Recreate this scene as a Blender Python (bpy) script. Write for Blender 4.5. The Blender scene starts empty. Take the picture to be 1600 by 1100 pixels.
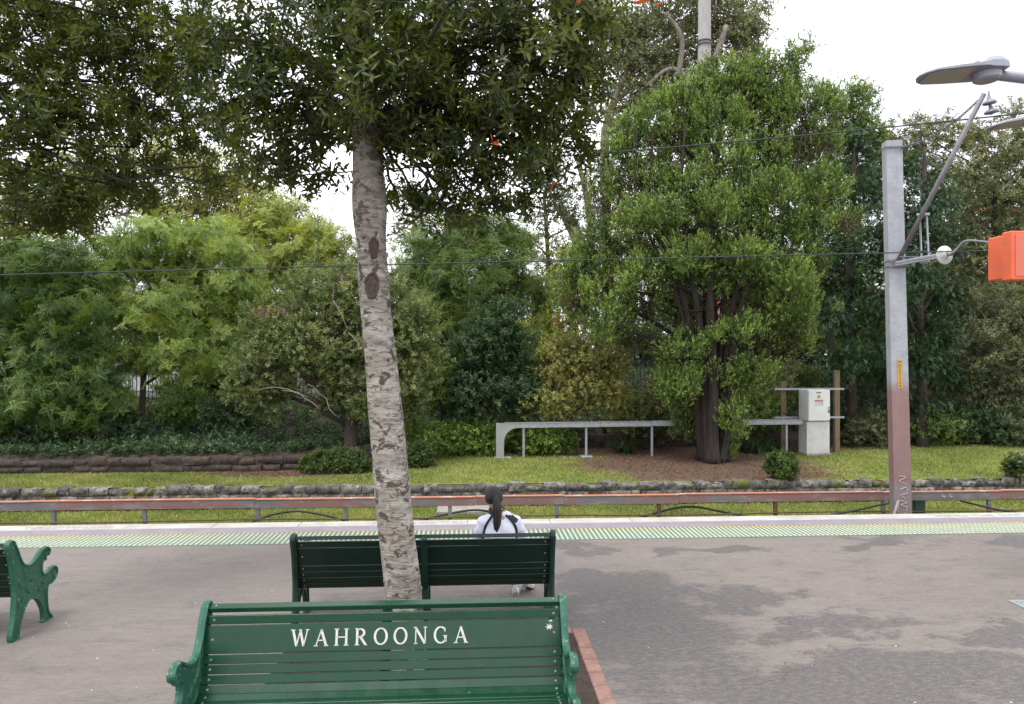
import bpy, math, random
import numpy as np
from mathutils import Vector, Matrix, noise
R = math.radians
rng = np.random.default_rng(7)
random.seed(7)
sc = bpy.context.scene
COL = sc.collection

# ---------------------------------------------------------------- camera, sky, sun, exposure
F = 1163.0                       # focal length in pixels of the 1600 px wide photograph
YAW = R(3.4)
CAM = np.array([0.0, 0.0, 2.47])
cd = bpy.data.cameras.new('camera'); cam = bpy.data.objects.new('camera', cd); COL.objects.link(cam)
cam.location = CAM; cam.rotation_euler = (R(90), 0, -YAW)
cd.sensor_width = 36; cd.lens = 36 * F / 1600; cd.clip_start = 0.1; cd.clip_end = 500
sc.camera = cam
w = bpy.data.worlds.new('World'); sc.world = w; w.use_nodes = True
SUN_EL, SUN_AZ = 70.0, 215.0     # high, a little behind the camera
nt = w.node_tree; N = nt.nodes; L = nt.links; N.clear()
wo = N.new('ShaderNodeOutputWorld'); bg = N.new('ShaderNodeBackground'); bg.inputs[1].default_value = 0.12
sky = N.new('ShaderNodeTexSky'); sky.sky_type = 'NISHITA'; sky.sun_disc = False
sky.sun_elevation = R(SUN_EL); sky.sun_rotation = R(SUN_AZ)
tc = N.new('ShaderNodeTexCoord'); nz = N.new('ShaderNodeTexNoise'); nz.inputs['Scale'].default_value = 2.2; nz.inputs['Detail'].default_value = 5
mp = N.new('ShaderNodeMapping'); mp.inputs['Scale'].default_value = (1, 1, 2.5)
cr = N.new('ShaderNodeValToRGB'); cr.color_ramp.elements[0].position = .28; cr.color_ramp.elements[1].position = .62
cr.color_ramp.elements[0].color = (4.6, 4.6, 5.2, 1); cr.color_ramp.elements[1].color = (13.5, 13.6, 14.2, 1)
mx = N.new('ShaderNodeMixRGB'); mx.inputs[0].default_value = .93
L.new(tc.outputs['Generated'], mp.inputs[0]); L.new(mp.outputs[0], nz.inputs[0]); L.new(nz.outputs[0], cr.inputs[0])
L.new(sky.outputs[0], mx.inputs[1]); L.new(cr.outputs[0], mx.inputs[2]); L.new(mx.outputs[0], bg.inputs[0]); L.new(bg.outputs[0], wo.inputs[0])
sd = bpy.data.lights.new('sun', 'SUN'); sd.energy = 1.5; sd.angle = R(16); sd.color = (1, .97, .92)
so = bpy.data.objects.new('sun', sd); COL.objects.link(so)
ds = Vector((math.sin(R(SUN_AZ)) * math.cos(R(SUN_EL)), math.cos(R(SUN_AZ)) * math.cos(R(SUN_EL)), math.sin(R(SUN_EL))))
so.rotation_euler = (-ds).to_track_quat('-Z', 'Y').to_euler()
sc.view_settings.view_transform = 'Standard'; sc.view_settings.look = 'None'
sc.view_settings.exposure = 0.87; sc.view_settings.gamma = 1
sc.cycles.max_bounces = 6; sc.cycles.transparent_max_bounces = 4; sc.cycles.diffuse_bounces = 4
sc.cycles.transmission_bounces = 4; sc.cycles.glossy_bounces = 3

FW = np.array([math.sin(YAW), math.cos(YAW), 0]); RT = np.array([math.cos(YAW), -math.sin(YAW), 0]); UP = np.array([0, 0, 1.0])
def P(u, v, D): return CAM + D * (FW + RT * (u - 800) / F + UP * (550 - v) / F)
def G(u, v, z=0.0):
    d = FW + RT * (u - 800) / F + UP * (550 - v) / F
    return CAM + d * (z - CAM[2]) / d[2]

# ---------------------------------------------------------------- object helpers
def tag(o, label=None, cat=None, group=None, kind=None):
    if label: o['label'] = label
    if cat: o['category'] = cat
    if group: o['group'] = group
    if kind: o['kind'] = kind
    return o
def empty(name, loc, rz=0.0, parent=None):
    o = bpy.data.objects.new(name, None); COL.objects.link(o); o.location = loc; o.rotation_euler = (0, 0, rz)
    o.empty_display_size = .1
    if parent: o.parent = parent
    return o
def link(name, me, m=None, parent=None, smooth=False):
    o = bpy.data.objects.new(name, me); COL.objects.link(o)
    if m: me.materials.append(m)
    if parent: o.parent = parent
    if smooth:
        me.polygons.foreach_set('use_smooth', np.ones(len(me.polygons), bool))
    return o
def fastmesh(name, V, Q, attrs=None):
    me = bpy.data.meshes.new(name); V = np.asarray(V, np.float32); Q = np.asarray(Q, np.int32)
    me.vertices.add(len(V)); me.vertices.foreach_set('co', V.ravel())
    k = Q.shape[1]
    me.loops.add(Q.size); me.loops.foreach_set('vertex_index', Q.ravel())
    me.polygons.add(len(Q)); me.polygons.foreach_set('loop_start', np.arange(0, Q.size, k, dtype=np.int32))
    me.update(calc_edges=True)
    for n, a in (attrs or {}).items():
        at = me.attributes.new(n, 'FLOAT', 'FACE'); at.data.foreach_set('value', np.asarray(a, np.float32))
    return me
class MB:
    """collects shapes into one mesh"""
    def __init__(s): s.v = []; s.f = []
    def add(s, v, f):
        b = len(s.v); s.v += [tuple(map(float, p)) for p in v]; s.f += [tuple(i + b for i in q) for q in f]; return s
    def box(s, a, b, bev=0.0, M=None):
        x0, y0, z0 = a; x1, y1, z1 = b
        if bev <= 0:
            v = [(x, y, z) for z in (z0, z1) for x, y in ((x0, y0), (x1, y0), (x1, y1), (x0, y1))]
            f = [(3, 2, 1, 0), (4, 5, 6, 7), (0, 1, 5, 4), (1, 2, 6, 5), (2, 3, 7, 6), (3, 0, 4, 7)]
        else:
            e = bev; v = []
            for z, i in ((z0, e), (z0 + e, 0), (z1 - e, 0), (z1, e)):
                v += [(x0 + i + e * 0, y0 + i, z), (x1 - i, y0 + i, z), (x1 - i, y1 - i, z), (x0 + i, y1 - i, z)]
            f = [(3, 2, 1, 0), (12, 13, 14, 15)]
            for r in range(3):
                for k in range(4): f.append((r * 4 + k, r * 4 + (k + 1) % 4, r * 4 + 4 + (k + 1) % 4, r * 4 + 4 + k))
        if M is not None: v = [tuple(M @ Vector(p)) for p in v]
        return s.add(v, f)
    def tube(s, pts, rad, n=8, caps=True, squash=1.0):
        pts = [Vector(p) for p in pts]; m = len(pts)
        if not hasattr(rad, '__len__'): rad = [rad] * m
        v = []; ref = Vector((0, 0, 1))
        t0 = (pts[1] - pts[0]).normalized()
        if abs(t0.dot(ref)) > .9: ref = Vector((0, 1, 0))
        nrm = (ref - t0 * ref.dot(t0)).normalized()
        for i in range(m):
            t = (pts[min(i + 1, m - 1)] - pts[max(i - 1, 0)]).normalized()
            nrm = (nrm - t * nrm.dot(t)).normalized(); bi = t.cross(nrm)
            for k in range(n):
                a = 2 * math.pi * k / n
                v.append(pts[i] + (nrm * math.cos(a) + bi * math.sin(a) * squash) * rad[i])
        f = [(i * n + k, i * n + (k + 1) % n, (i + 1) * n + (k + 1) % n, (i + 1) * n + k) for i in range(m - 1) for k in range(n)]
        if caps: f += [tuple(range(n - 1, -1, -1)), tuple(range((m - 1) * n, m * n))]
        return s.add(v, f)
    def prism(s, poly, ax, t0, t1):
        """extrude a 2-D outline along axis ax (0=x: poly is (y,z); 1=y: poly is (x,z); 2=z: (x,y))"""
        n = len(poly)
        def mk(p, t): return ((t, p[0], p[1]), (p[0], t, p[1]), (p[0], p[1], t))[ax]
        v = [mk(p, t0) for p in poly] + [mk(p, t1) for p in poly]
        f = [tuple(range(n - 1, -1, -1)), tuple(range(n, 2 * n))] + [(k, (k + 1) % n, n + (k + 1) % n, n + k) for k in range(n)]
        return s.add(v, f)
    def lathe(s, prof, n=16, M=None):
        v = []
        for r, z in prof:
            for k in range(n): a = 2 * math.pi * k / n; v.append((r * math.cos(a), r * math.sin(a), z))
        m = len(prof)
        f = [(i * n + k, i * n + (k + 1) % n, (i + 1) * n + (k + 1) % n, (i + 1) * n + k) for i in range(m - 1) for k in range(n)]
        f += [tuple(range(n - 1, -1, -1)), tuple(range((m - 1) * n, m * n))]
        if M is not None: v = [tuple(M @ Vector(p)) for p in v]
        return s.add(v, f)
    def build(s, name, m=None, parent=None, smooth=False):
        me = bpy.data.meshes.new(name); me.from_pydata(s.v, [], s.f); me.validate(); me.update()
        o = link(name, me, m, parent, smooth)
        return o
def bevel(o, wd=.004, seg=2):
    b = o.modifiers.new('bevel', 'BEVEL'); b.width = wd; b.segments = seg; b.limit_method = 'ANGLE'; b.angle_limit = R(35); return o
def spline(pts, n=8):
    """Catmull-Rom through control points (any dimension)"""
    P_ = np.array(pts, float); P_ = np.vstack([2 * P_[0] - P_[1], P_, 2 * P_[-1] - P_[-2]]); out = []
    for i in range(1, len(P_) - 2):
        for k in range(n):
            t = k / n; a, b, c, d = P_[i - 1], P_[i], P_[i + 1], P_[i + 2]
            out.append(.5 * (2 * b + (c - a) * t + (2 * a - 5 * b + 4 * c - d) * t * t + (3 * b - a - 3 * c + d) * t ** 3))
    out.append(P_[-2]); return np.array(out)

# ---------------------------------------------------------------- materials
def newmat(name):
    m = bpy.data.materials.new(name); m.use_nodes = True; nt = m.node_tree
    return m, nt, nt.nodes['Principled BSDF']
def nd(nt, t, **k):
    n = nt.nodes.new('ShaderNode' + t)
    for a, b in k.items():
        if isinstance(b, (int, float, tuple)) and a in n.inputs: n.inputs[a].default_value = b
        else: setattr(n, a, b)
    return n
def ramp(nt, fac, stops):
    r = nd(nt, 'ValToRGB'); e = r.color_ramp.elements
    while len(e) < len(stops): e.new(.5)
    for k, (p, c) in enumerate(stops): e[k].position = p; e[k].color = (*c, 1) if len(c) == 3 else c
    nt.links.new(fac, r.inputs[0]); return r.outputs[0]
def coords(nt, world=False, scale=(1, 1, 1)):
    m_ = nd(nt, 'Mapping'); m_.inputs['Scale'].default_value = scale
    if world: nt.links.new(nd(nt, 'NewGeometry').outputs['Position'], m_.inputs[0])
    else: nt.links.new(nd(nt, 'TexCoord').outputs['Object'], m_.inputs[0])
    return m_.outputs[0]
def noi(nt, vec, s, d=4, rough=.55, dist=0.0):
    n = nd(nt, 'TexNoise'); n.inputs['Scale'].default_value = s; n.inputs['Detail'].default_value = d
    n.inputs['Roughness'].default_value = rough; n.inputs['Distortion'].default_value = dist
    nt.links.new(vec, n.inputs['Vector']); return n.outputs['Fac']
def mixc(nt, fac, a, b):
    x = nd(nt, 'MixRGB')
    for i, q in ((0, fac), (1, a), (2, b)):
        if hasattr(q, 'links'): nt.links.new(q, x.inputs[i])
        else: x.inputs[i].default_value = q if i == 0 else (*q, 1)
    return x.outputs[0]
def bump(nt, bs, h, st=.3, dist=.01):
    b = nd(nt, 'Bump'); b.inputs['Strength'].default_value = st; b.inputs['Distance'].default_value = dist
    nt.links.new(h, b.inputs['Height']); nt.links.new(b.outputs[0], bs.inputs['Normal'])
def mat(name, c1, c2=None, rough=.7, s=8, stops=(.35, .65), scale=(1, 1, 1), bmp=.2, bd=.004, metal=0, world=False, spec=.5, detail=5, c3=None, s3=40, t3=(.6, .7), k=.68):
    """two-tone noise surface with an optional third tone of specks"""
    m, nt, bs = newmat(name); c2 = c2 or tuple(x * .75 for x in c1)
    c1, c2, c3 = [tuple(x * k for x in c) if c else None for c in (c1, c2, c3)]
    v = coords(nt, world, scale); n = noi(nt, v, s, detail)
    c = ramp(nt, n, [(stops[0], c1), (stops[1], c2)])
    if c3:
        n3 = noi(nt, v, s3, 4); f = ramp(nt, n3, [(t3[0], (0, 0, 0)), (t3[1], (1, 1, 1))]); c = mixc(nt, f, c, c3)
    nt.links.new(c, bs.inputs['Base Color']); bs.inputs['Roughness'].default_value = rough
    bs.inputs['Metallic'].default_value = metal; bs.inputs['Specular IOR Level'].default_value = spec
    if bmp: bump(nt, bs, noi(nt, v, s * 3, 6), bmp, bd)
    return m
def leafmat(name, dark, mid, light, tip=None, trans=.35, rough=.55, spec=.35, tipamt=.8):
    m, nt, bs = newmat(name)
    a = nd(nt, 'Attribute', attribute_name='rnd'); b = nd(nt, 'Attribute', attribute_name='tip')
    dark, mid, light = [(x[0] * 1.12, x[1] * .95, x[2] * .8) for x in (dark, mid, light)]
    c = ramp(nt, a.outputs['Fac'], [(0, dark), (.5, mid), (1, light)])
    if tip:
        t = nd(nt, 'Math', operation='MULTIPLY'); t.inputs[1].default_value = tipamt; nt.links.new(b.outputs['Fac'], t.inputs[0])
        c = mixc(nt, t.outputs[0], c, tip)
    nt.links.new(c, bs.inputs['Base Color']); bs.inputs['Roughness'].default_value = rough; bs.inputs['Specular IOR Level'].default_value = spec
    tr = nd(nt, 'BsdfTranslucent'); g = nd(nt, 'MixRGB', blend_type='MULTIPLY'); g.inputs[0].default_value = 1; g.inputs[2].default_value = (1.3, 1.35, .6, 1)
    nt.links.new(c, g.inputs[1]); nt.links.new(g.outputs[0], tr.inputs[0])
    ms = nd(nt, 'MixShader'); ms.inputs[0].default_value = trans
    nt.links.new(bs.outputs[0], ms.inputs[1]); nt.links.new(tr.outputs[0], ms.inputs[2])
    nt.links.new(ms.outputs[0], nt.nodes['Material Output'].inputs[0])
    return m

# ---------------------------------------------------------------- foliage
def _tpl(quads, tips):
    V = np.array([p for q in quads for p in q], float); Q = np.arange(len(V)).reshape(-1, 4); return V, Q, np.array(tips, float)
def leafquad(base, d, side, ln, wd, bend=0.0):
    base = np.array(base, float); d = np.array(d, float); d /= np.linalg.norm(d); side = np.array(side, float)
    side -= d * side.dot(d); side /= (np.linalg.norm(side) + 1e-9); nrm = np.cross(d, side)
    return [base, base + d * ln * .45 + side * wd / 2 + nrm * bend, base + d * ln, base + d * ln * .45 - side * wd / 2 + nrm * bend]
def leafhalves(base, d, side, ln, wd, fold):
    """a pointed leaf as two folded halves"""
    base = np.array(base, float); d = np.array(d, float); d /= np.linalg.norm(d); side = np.array(side, float)
    side -= d * side.dot(d); side /= (np.linalg.norm(side) + 1e-9); nrm = np.cross(d, side)
    m1 = base + d * ln * .5 - nrm * fold * wd; e = base + d * ln - nrm * fold * wd * .6
    out = []
    for s in (1, -1):
        out.append([base, base + d * ln * .28 + s * side * wd * .42, base + d * ln * .66 + s * side * wd * .40, m1])
        out.append([m1, base + d * ln * .66 + s * side * wd * .40, e, e])
    return [[q[0], q[1], q[2], q[3]] for q in out]
def T_broad(k, r):
    q = []; t = []
    for i in range(k):
        a = i * 2.4 + r.uniform(-.4, .4); z = i / k * .75; el = r.uniform(.2, .9)
        d = (math.cos(a) * math.cos(el), math.sin(a) * math.cos(el), math.sin(el))
        q.append(leafquad((0, 0, z), d, (-math.sin(a), math.cos(a), r.uniform(-.5, .5)), .42 * r.uniform(.7, 1.2), .17, r.uniform(-.03, .03)))
        t.append(max(0, (z - .5) * 3))
    return _tpl(q, t)
def T_near(k, r):
    """a twig with whorls of long pointed leaves"""
    q = []; t = []
    for s in (0, 2.1, 4.2):
        c, s_ = math.cos(s) * .012, math.sin(s) * .012; c2, s2 = math.cos(s + 2.1) * .012, math.sin(s + 2.1) * .012
        q.append([(c, s_, -.3), (c2, s2, -.3), (c2 * .4, s2 * .4, .75), (c * .4, s_ * .4, .75)]); t.append(-1)
    for i in range(k):
        a = i * 2.4 + r.uniform(-.4, .4); z = i / k * .72; el = r.uniform(-.1, .8)
        d = (math.cos(a) * math.cos(el), math.sin(a) * math.cos(el), math.sin(el))
        h = leafhalves((0, 0, z), d, (-math.sin(a), math.cos(a), r.uniform(-.5, .5)), .46 * r.uniform(.7, 1.15), .155, .22)
        q += h; t += [1.0 if i == k - 1 else 0.0] * len(h)
    return _tpl(q, t)
def T_pinnate(nf, nl, r, droop=.5):
    q = []; t = []
    for i in range(nf):
        a = i * 2 * math.pi / nf + r.uniform(-.3, .3); z0 = r.uniform(0, .3); ln = r.uniform(.7, 1.0)
        for j in range(nl):
            s = (j + .7) / nl; x = ln * s; z = z0 + .25 * s - droop * s * s
            b = np.array((math.cos(a) * x, math.sin(a) * x, z)); w_ = .24 * math.sin(math.pi * min(1, s * .8 + .2)) + .05
            for sg in (1, -1):
                sd_ = np.array((-math.sin(a), math.cos(a), 0)) * sg
                d = sd_ + .35 * np.array((math.cos(a), math.sin(a), -.5))
                q.append(leafquad(b, d, (math.cos(a), math.sin(a), 0), w_, 1.0 / nl * .62)); t.append(1.0 if s > .8 else 0)
    return _tpl(q, t)
def T_tuft(k, r):
    """upright plume of scale-leaved cypress foliage"""
    q = []; t = []
    for i in range(k):
        z = (i + .5) / k; a = r.uniform(0, 6.28); rad = .22 * (1 - z) ** .7 + .03; el = r.uniform(.7, 1.3)
        d = (math.cos(a) * math.cos(el), math.sin(a) * math.cos(el), math.sin(el))
        b = (math.cos(a) * rad * .5, math.sin(a) * rad * .5, z * .85)
        q.append(leafquad(b, d, (-math.sin(a), math.cos(a), 0), .30 * r.uniform(.7, 1.2), .12, .02)); t.append(max(0, (z - .45) * 1.8))
    return _tpl(q, t)
def T_fan(k, r):
    """flat spreading conifer spray"""
    q = []; t = []
    for i in range(k):
        s = (i + .5) / k; x = s
        for sg in (1, -1):
            ln = .42 * (1 - s * .6)
            q.append(leafquad((x, 0, -.12 * s * s), (.7, sg, r.uniform(-.15, .1)), (1, 0, 0), ln, .11)); t.append(max(0, s - .4) * 1.5)
    return _tpl(q, t)
def rot_from(dirs, roll):
    d = dirs / np.linalg.norm(dirs, axis=1, keepdims=True)
    ref = np.where(np.abs(d[:, 2:3]) > .95, np.array([[1.0, 0, 0]]), np.array([[0, 0, 1.0]]))
    x = np.cross(ref, d); x /= np.linalg.norm(x, axis=1, keepdims=True); y = np.cross(d, x)
    c, s = np.cos(roll)[:, None], np.sin(roll)[:, None]
    return np.stack([x * c + y * s, -x * s + y * c, d], axis=2)      # columns are local axes
def scatter(tpls, pos, dirs, size, rnd, r, fan=False):
    Vs = []; Qs = []; A = []; B = []; base = 0; n = len(pos); pick = r.integers(0, len(tpls), n)
    Rm = rot_from(dirs, r.uniform(0, 6.28, n))
    if fan:    # local x along the direction, z up
        d = dirs / np.linalg.norm(dirs, axis=1, keepdims=True); up = np.array([[0, 0, 1.0]]) + r.normal(0, .18, (n, 3))
        y = np.cross(up, d); y /= np.linalg.norm(y, axis=1, keepdims=True); z = np.cross(d, y); Rm = np.stack([d, y, z], axis=2)
    for ti, (V, Q, T) in enumerate(tpls):
        ix = np.where(pick == ti)[0]
        if not len(ix): continue
        W = np.einsum('nij,vj->nvi', Rm[ix], V) * size[ix][:, None, None] + pos[ix][:, None, :]
        Qn = (Q[None] + (np.arange(len(ix)) * len(V))[:, None, None]).reshape(-1, 4) + base
        Vs.append(W.reshape(-1, 3)); Qs.append(Qn); base += W.shape[0] * W.shape[1]
        a = np.clip(rnd[ix][:, None] + r.normal(0, .16, (len(ix), len(Q))), 0, 1); A.append(a.ravel())
        B.append(np.clip(T[None] * r.uniform(.3, 1, (len(ix), 1)) * (r.random((len(ix), 1)) < .75), 0, 1).repeat(1, 0).ravel())
    return np.vstack(Vs), np.vstack(Qs), np.concatenate(A), np.concatenate(B)
_r0 = np.random.default_rng(3)
TPL = {'broad': [T_broad(9, _r0) for _ in range(4)], 'near': [T_near(9, _r0) for _ in range(5)],
       'pinnate': [T_pinnate(5, 6, _r0, .55) for _ in range(4)], 'feather': [T_pinnate(5, 7, _r0, .3) for _ in range(4)],
       'tuft': [T_tuft(13, _r0) for _ in range(5)], 'fan': [T_fan(8, _r0) for _ in range(4)], 'sparse': [T_broad(6, _r0) for _ in range(4)]}
TPL['one'] = [_tpl(leafhalves((0, 0, 0), (0, .2, 1), (1, 0, 0), 1.1, .4, .2) + leafhalves((0, 0, 0), (.8, .2, .6), (0, 1, 0), .8, .3, .2), [0] * 8)]
def limb(mb, a, b, r0, r1, sag=.0, n=5, sides=5, wob=.04):
    a = np.array(a, float); b = np.array(b, float); ln = np.linalg.norm(b - a); pts = []
    for i in range(n + 1):
        t = i / n; p = a + (b - a) * t; p[2] += math.sin(math.pi * t) * sag * ln
        if 0 < i < n: p = p + rng.normal(0, wob * ln / 2, 3)
        pts.append(p)
    mb.tube(pts, [r0 + (r1 - r0) * i / n for i in range(n + 1)], sides)
def plant(name, label, cat, D, blobs, kind, lm, base=None, stem=None, r0=.12, bark=None, size=.3, dens=1.0, group=None, seed=1, clump=.35,
          up=.4, limbs=True, thick=.8, extra=None, twigs=2, jit=.25, fill=.25, flowers=None):
    """blobs: (u, v, ru, rv[, dD]) outlines of foliage masses in photograph pixels at depth D; stem: list of (u, v, half width) pixels"""
    r = np.random.default_rng(seed); ppm = F / D
    base = np.array(base if base is not None else P(blobs[0][0], 700, D), float)
    root = empty(name, base); tag(root, label, cat, group)
    pos = []; dirs = []; rn = []; cen = []
    for b in blobs:
        u, v, ru, rv = b[:4]; dd = b[4] if len(b) > 4 else r.uniform(-.5, .5) * jit * 4
        c = P(u, v, D + dd); s = (D + dd) / D
        rad = np.array([ru / ppm * s, (ru + rv) / 2 / ppm * thick * s, rv / ppm * s]); cen.append((c, rad))
        area = 4 * math.pi * (rad[0] * rad[1] * rad[2]) ** (2 / 3)
        K = max(4, int(area / (clump * clump) * 1.1))
        dv = r.normal(size=(K, 3)); dv /= np.linalg.norm(dv, axis=1, keepdims=True)
        fr = np.where(r.random(K) < fill, r.uniform(.2, .7, K), r.uniform(.72, 1.05, K))
        cc = c + dv * rad * fr[:, None]; crn = r.random(K)
        M = max(3, int(dens * 9 * (clump / size) ** 2 * .28 * {'broad': 2.6, 'tuft': 2.8, 'fan': 2.6, 'sparse': 3.0, 'pinnate': 1.3, 'feather': 1.3}[kind]))
        off = r.normal(size=(K, M, 3)) * (np.array([.5, .5, .34]) if kind != 'tuft' else np.array([.29, .29, .42])) * clump
        p = (cc[:, None] + off).reshape(-1, 3)
        dr = (dv[:, None] * .8 + r.normal(size=(K, M, 3)) * .45 + np.array([0, 0, up])).reshape(-1, 3)
        pos.append(p); dirs.append(dr); rn.append(np.repeat(crn * .8 + .1, M) + r.normal(0, .08, K * M))
    pos = np.vstack(pos); dirs = np.vstack(dirs); rn = np.concatenate(rn)
    sz = size * r.uniform(.7, 1.25, len(pos))
    V, Q, A, B = scatter(TPL[kind], pos, dirs, sz, rn, r, fan=(kind == 'fan'))
    me = fastmesh('crown', V - base, Q, {'rnd': A, 'tip': B}); link('crown', me, lm, root)
    if bark:
        mb = MB()
        if stem is None:
            c0 = cen[0][0]; stem_pts = [base + (c0 - base) * t for t in (0, .35, .7, 1)]; rs = [r0, r0 * .8, r0 * .6, r0 * .4]
        else:
            stem_pts = [base] + [P(u, v, D) for u, v, hw in stem]; rs = [stem[0][2] * 1.25 / ppm] + [hw / ppm for u, v, hw in stem]
        ss = spline([list(p) + [q] for p, q in zip(stem_pts, rs)], 4)
        mb.tube(ss[:, :3] - base, list(ss[:, 3]), 8); lf = .3 if kind == 'tuft' else .6
        if limbs:
            for c, rad in cen:
                zt = c[2] - rad[2] * .3 - .4 * np.linalg.norm(c[:2] - ss[:, :2].mean(0))
                k = int(np.argmin(np.abs(ss[:, 2] - zt))); k = min(max(k, 2), len(ss) - 1)
                a = ss[k, :3]; q0 = ss[k, 3] * lf; limb(mb, a - base, c - base, q0, max(.012, q0 * .3), .08)
                for _ in range(twigs):
                    dv = r.normal(size=3); dv /= np.linalg.norm(dv)
                    limb(mb, c - base, c + dv * rad * .95 - base, max(.012, q0 * .3), .006, .1, 3, 4)
        if extra: extra(mb, base)
        mb.build('trunk', bark, root, True)
    if flowers:
        fm, pts, fs = flowers; f = np.array([P(u, v, D - .9) for u, v in pts])
        V, Q, A, B = scatter(TPL['broad'], f, np.tile([0, -.6, .6], (len(f), 1)) + r.normal(0, .2, (len(f), 3)), np.full(len(f), fs), r.random(len(f)), r)
        link('flower', fastmesh('flower', V - base, Q, {'rnd': A, 'tip': B}), fm, root)
    return root

# ---------------------------------------------------------------- surface materials
def asphalt_mat():
    m, nt, bs = newmat('asphalt'); v = coords(nt, True)
    big = noi(nt, v, .35, 5, .6); fine = noi(nt, v, 90, 3); mid = noi(nt, coords(nt, True, (1, 2.2, 1)), 1.7, 6, .62)
    dry = ramp(nt, big, [(.3, (.150, .128, .112)), (.7, (.172, .149, .131))])
    dry = mixc(nt, ramp(nt, mid, [(.35, (0, 0, 0)), (.75, (.45, .45, .45))]), dry, (.112, .097, .087))
    # damp patches: a ragged stain, strongest to the right of the planter
    wn = nd(nt, 'TexNoise'); wn.inputs['Scale'].default_value = .9; wn.inputs['Detail'].default_value = 6; wn.inputs['Roughness'].default_value = .65; nt.links.new(v, wn.inputs['Vector'])
    w1 = nd(nt, 'VectorMath', operation='MULTIPLY_ADD'); nt.links.new(wn.outputs['Color'], w1.inputs[0]); w1.inputs[1].default_value = (3.4, 2.6, 0); nt.links.new(v, w1.inputs[2])
    w2 = nd(nt, 'VectorMath', operation='SUBTRACT'); nt.links.new(w1.outputs[0], w2.inputs[0]); w2.inputs[1].default_value = (1.7, 1.3, 0)
    sep = nd(nt, 'SeparateXYZ'); nt.links.new(w2.outputs[0], sep.inputs[0])
    def ell(cx, cy, rx, ry):
        a = nd(nt, 'Math', operation='MULTIPLY_ADD'); a.inputs[1].default_value = 1 / rx; a.inputs[2].default_value = -cx / rx; nt.links.new(sep.outputs[0], a.inputs[0])
        b = nd(nt, 'Math', operation='MULTIPLY_ADD'); b.inputs[1].default_value = 1 / ry; b.inputs[2].default_value = -cy / ry; nt.links.new(sep.outputs[1], b.inputs[0])
        a2 = nd(nt, 'Math', operation='MULTIPLY'); nt.links.new(a.outputs[0], a2.inputs[0]); nt.links.new(a.outputs[0], a2.inputs[1])
        s_ = nd(nt, 'Math', operation='MULTIPLY_ADD'); nt.links.new(b.outputs[0], s_.inputs[0]); nt.links.new(b.outputs[0], s_.inputs[1]); nt.links.new(a2.outputs[0], s_.inputs[2])
        e = nd(nt, 'Math', operation='SUBTRACT'); e.inputs[0].default_value = 1.0; nt.links.new(s_.outputs[0], e.inputs[1])
        e.use_clamp = True; return e.outputs[0]
    els = [ell(*q) for q in ((1.6, 6.4, 1.1, 1.1), (1.45, 7.8, .8, .75), (2.75, 7.45, .75, .5), (3.1, 9.1, 1.1, .28), (2.9, 5.35, 2.5, .85), (1.55, 7.1, .9, 1.1), (4.0, 5.7, 2.0, .32),
                              (5.3, 9.35, 1.1, .35), (3.2, 6.65, .9, .35), (4.6, 4.7, 1.5, .45), (1.5, 9.35, .5, .35), (7.2, 9.3, .6, .5), (5.2, 6.2, 1.2, .2))]
    acc = els[0]
    for e in els[1:]:
        x = nd(nt, 'Math', operation='MAXIMUM'); nt.links.new(acc, x.inputs[0]); nt.links.new(e, x.inputs[1]); acc = x.outputs[0]
    rag = noi(nt, coords(nt, True, (1, 1.9, 1)), 1.7, 10, .74)
    su = nd(nt, 'Math', operation='MULTIPLY_ADD'); su.inputs[1].default_value = 3.4; nt.links.new(rag, su.inputs[0]); nt.links.new(acc, su.inputs[2])
    f = ramp(nt, su.outputs[0], [(0, (0, 0, 0)), (1, (1, 1, 1))]); mr = nd(nt, 'MapRange'); mr.inputs[1].default_value = 1.80; mr.inputs[2].default_value = 2.30
    nt.links.new(su.outputs[0], mr.inputs[0]); damp = mr.outputs[0]
    c = mixc(nt, damp, dry, (.070, .063, .061))
    # light aggregate specks and dark grit
    c = mixc(nt, ramp(nt, fine, [(.58, (0, 0, 0)), (.72, (.6, .6, .6))]), c, (.26, .235, .215))
    c = mixc(nt, ramp(nt, noi(nt, v, 60, 2), [(.28, (.5, .5, .5)), (.4, (0, 0, 0))]), c, (.045, .040, .038))
    c = mixc(nt, ramp(nt, noi(nt, coords(nt, True, (.5, 2.2, 1)), 6, 8, .75), [(.42, (0, 0, 0)), (.62, (.38, .38, .38))]), c, (.075, .066, .060))
    c = mixc(nt, ramp(nt, noi(nt, coords(nt, True, (.6, 1.6, 1)), 22, 6, .8), [(.46, (0, 0, 0)), (.60, (.34, .34, .34))]), c, (.22, .19, .17))
    vo = nd(nt, 'TexVoronoi', feature='DISTANCE_TO_EDGE'); vo.inputs['Scale'].default_value = .42; nt.links.new(w2.outputs[0], vo.inputs['Vector'])
    ck = ramp(nt, vo.outputs['Distance'], [(.0, (1, 1, 1)), (.0035, (0, 0, 0))]); km = ramp(nt, noi(nt, v, .8, 3), [(.5, (0, 0, 0)), (.56, (.7, .7, .7))])
    kk = nd(nt, 'MixRGB', blend_type='MULTIPLY'); kk.inputs[0].default_value = 1; nt.links.new(ck, kk.inputs[1]); nt.links.new(km, kk.inputs[2]); c = mixc(nt, kk.outputs[0], c, (.035, .031, .028))
    nt.links.new(c, bs.inputs['Base Color'])
    rg = nd(nt, 'MapRange'); rg.inputs[3].default_value = .85; rg.inputs[4].default_value = .62; nt.links.new(damp, rg.inputs[0]); nt.links.new(rg.outputs[0], bs.inputs['Roughness'])
    bump(nt, bs, noi(nt, v, 55, 5), .7, .007); return m
M_asph = asphalt_mat()
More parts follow.
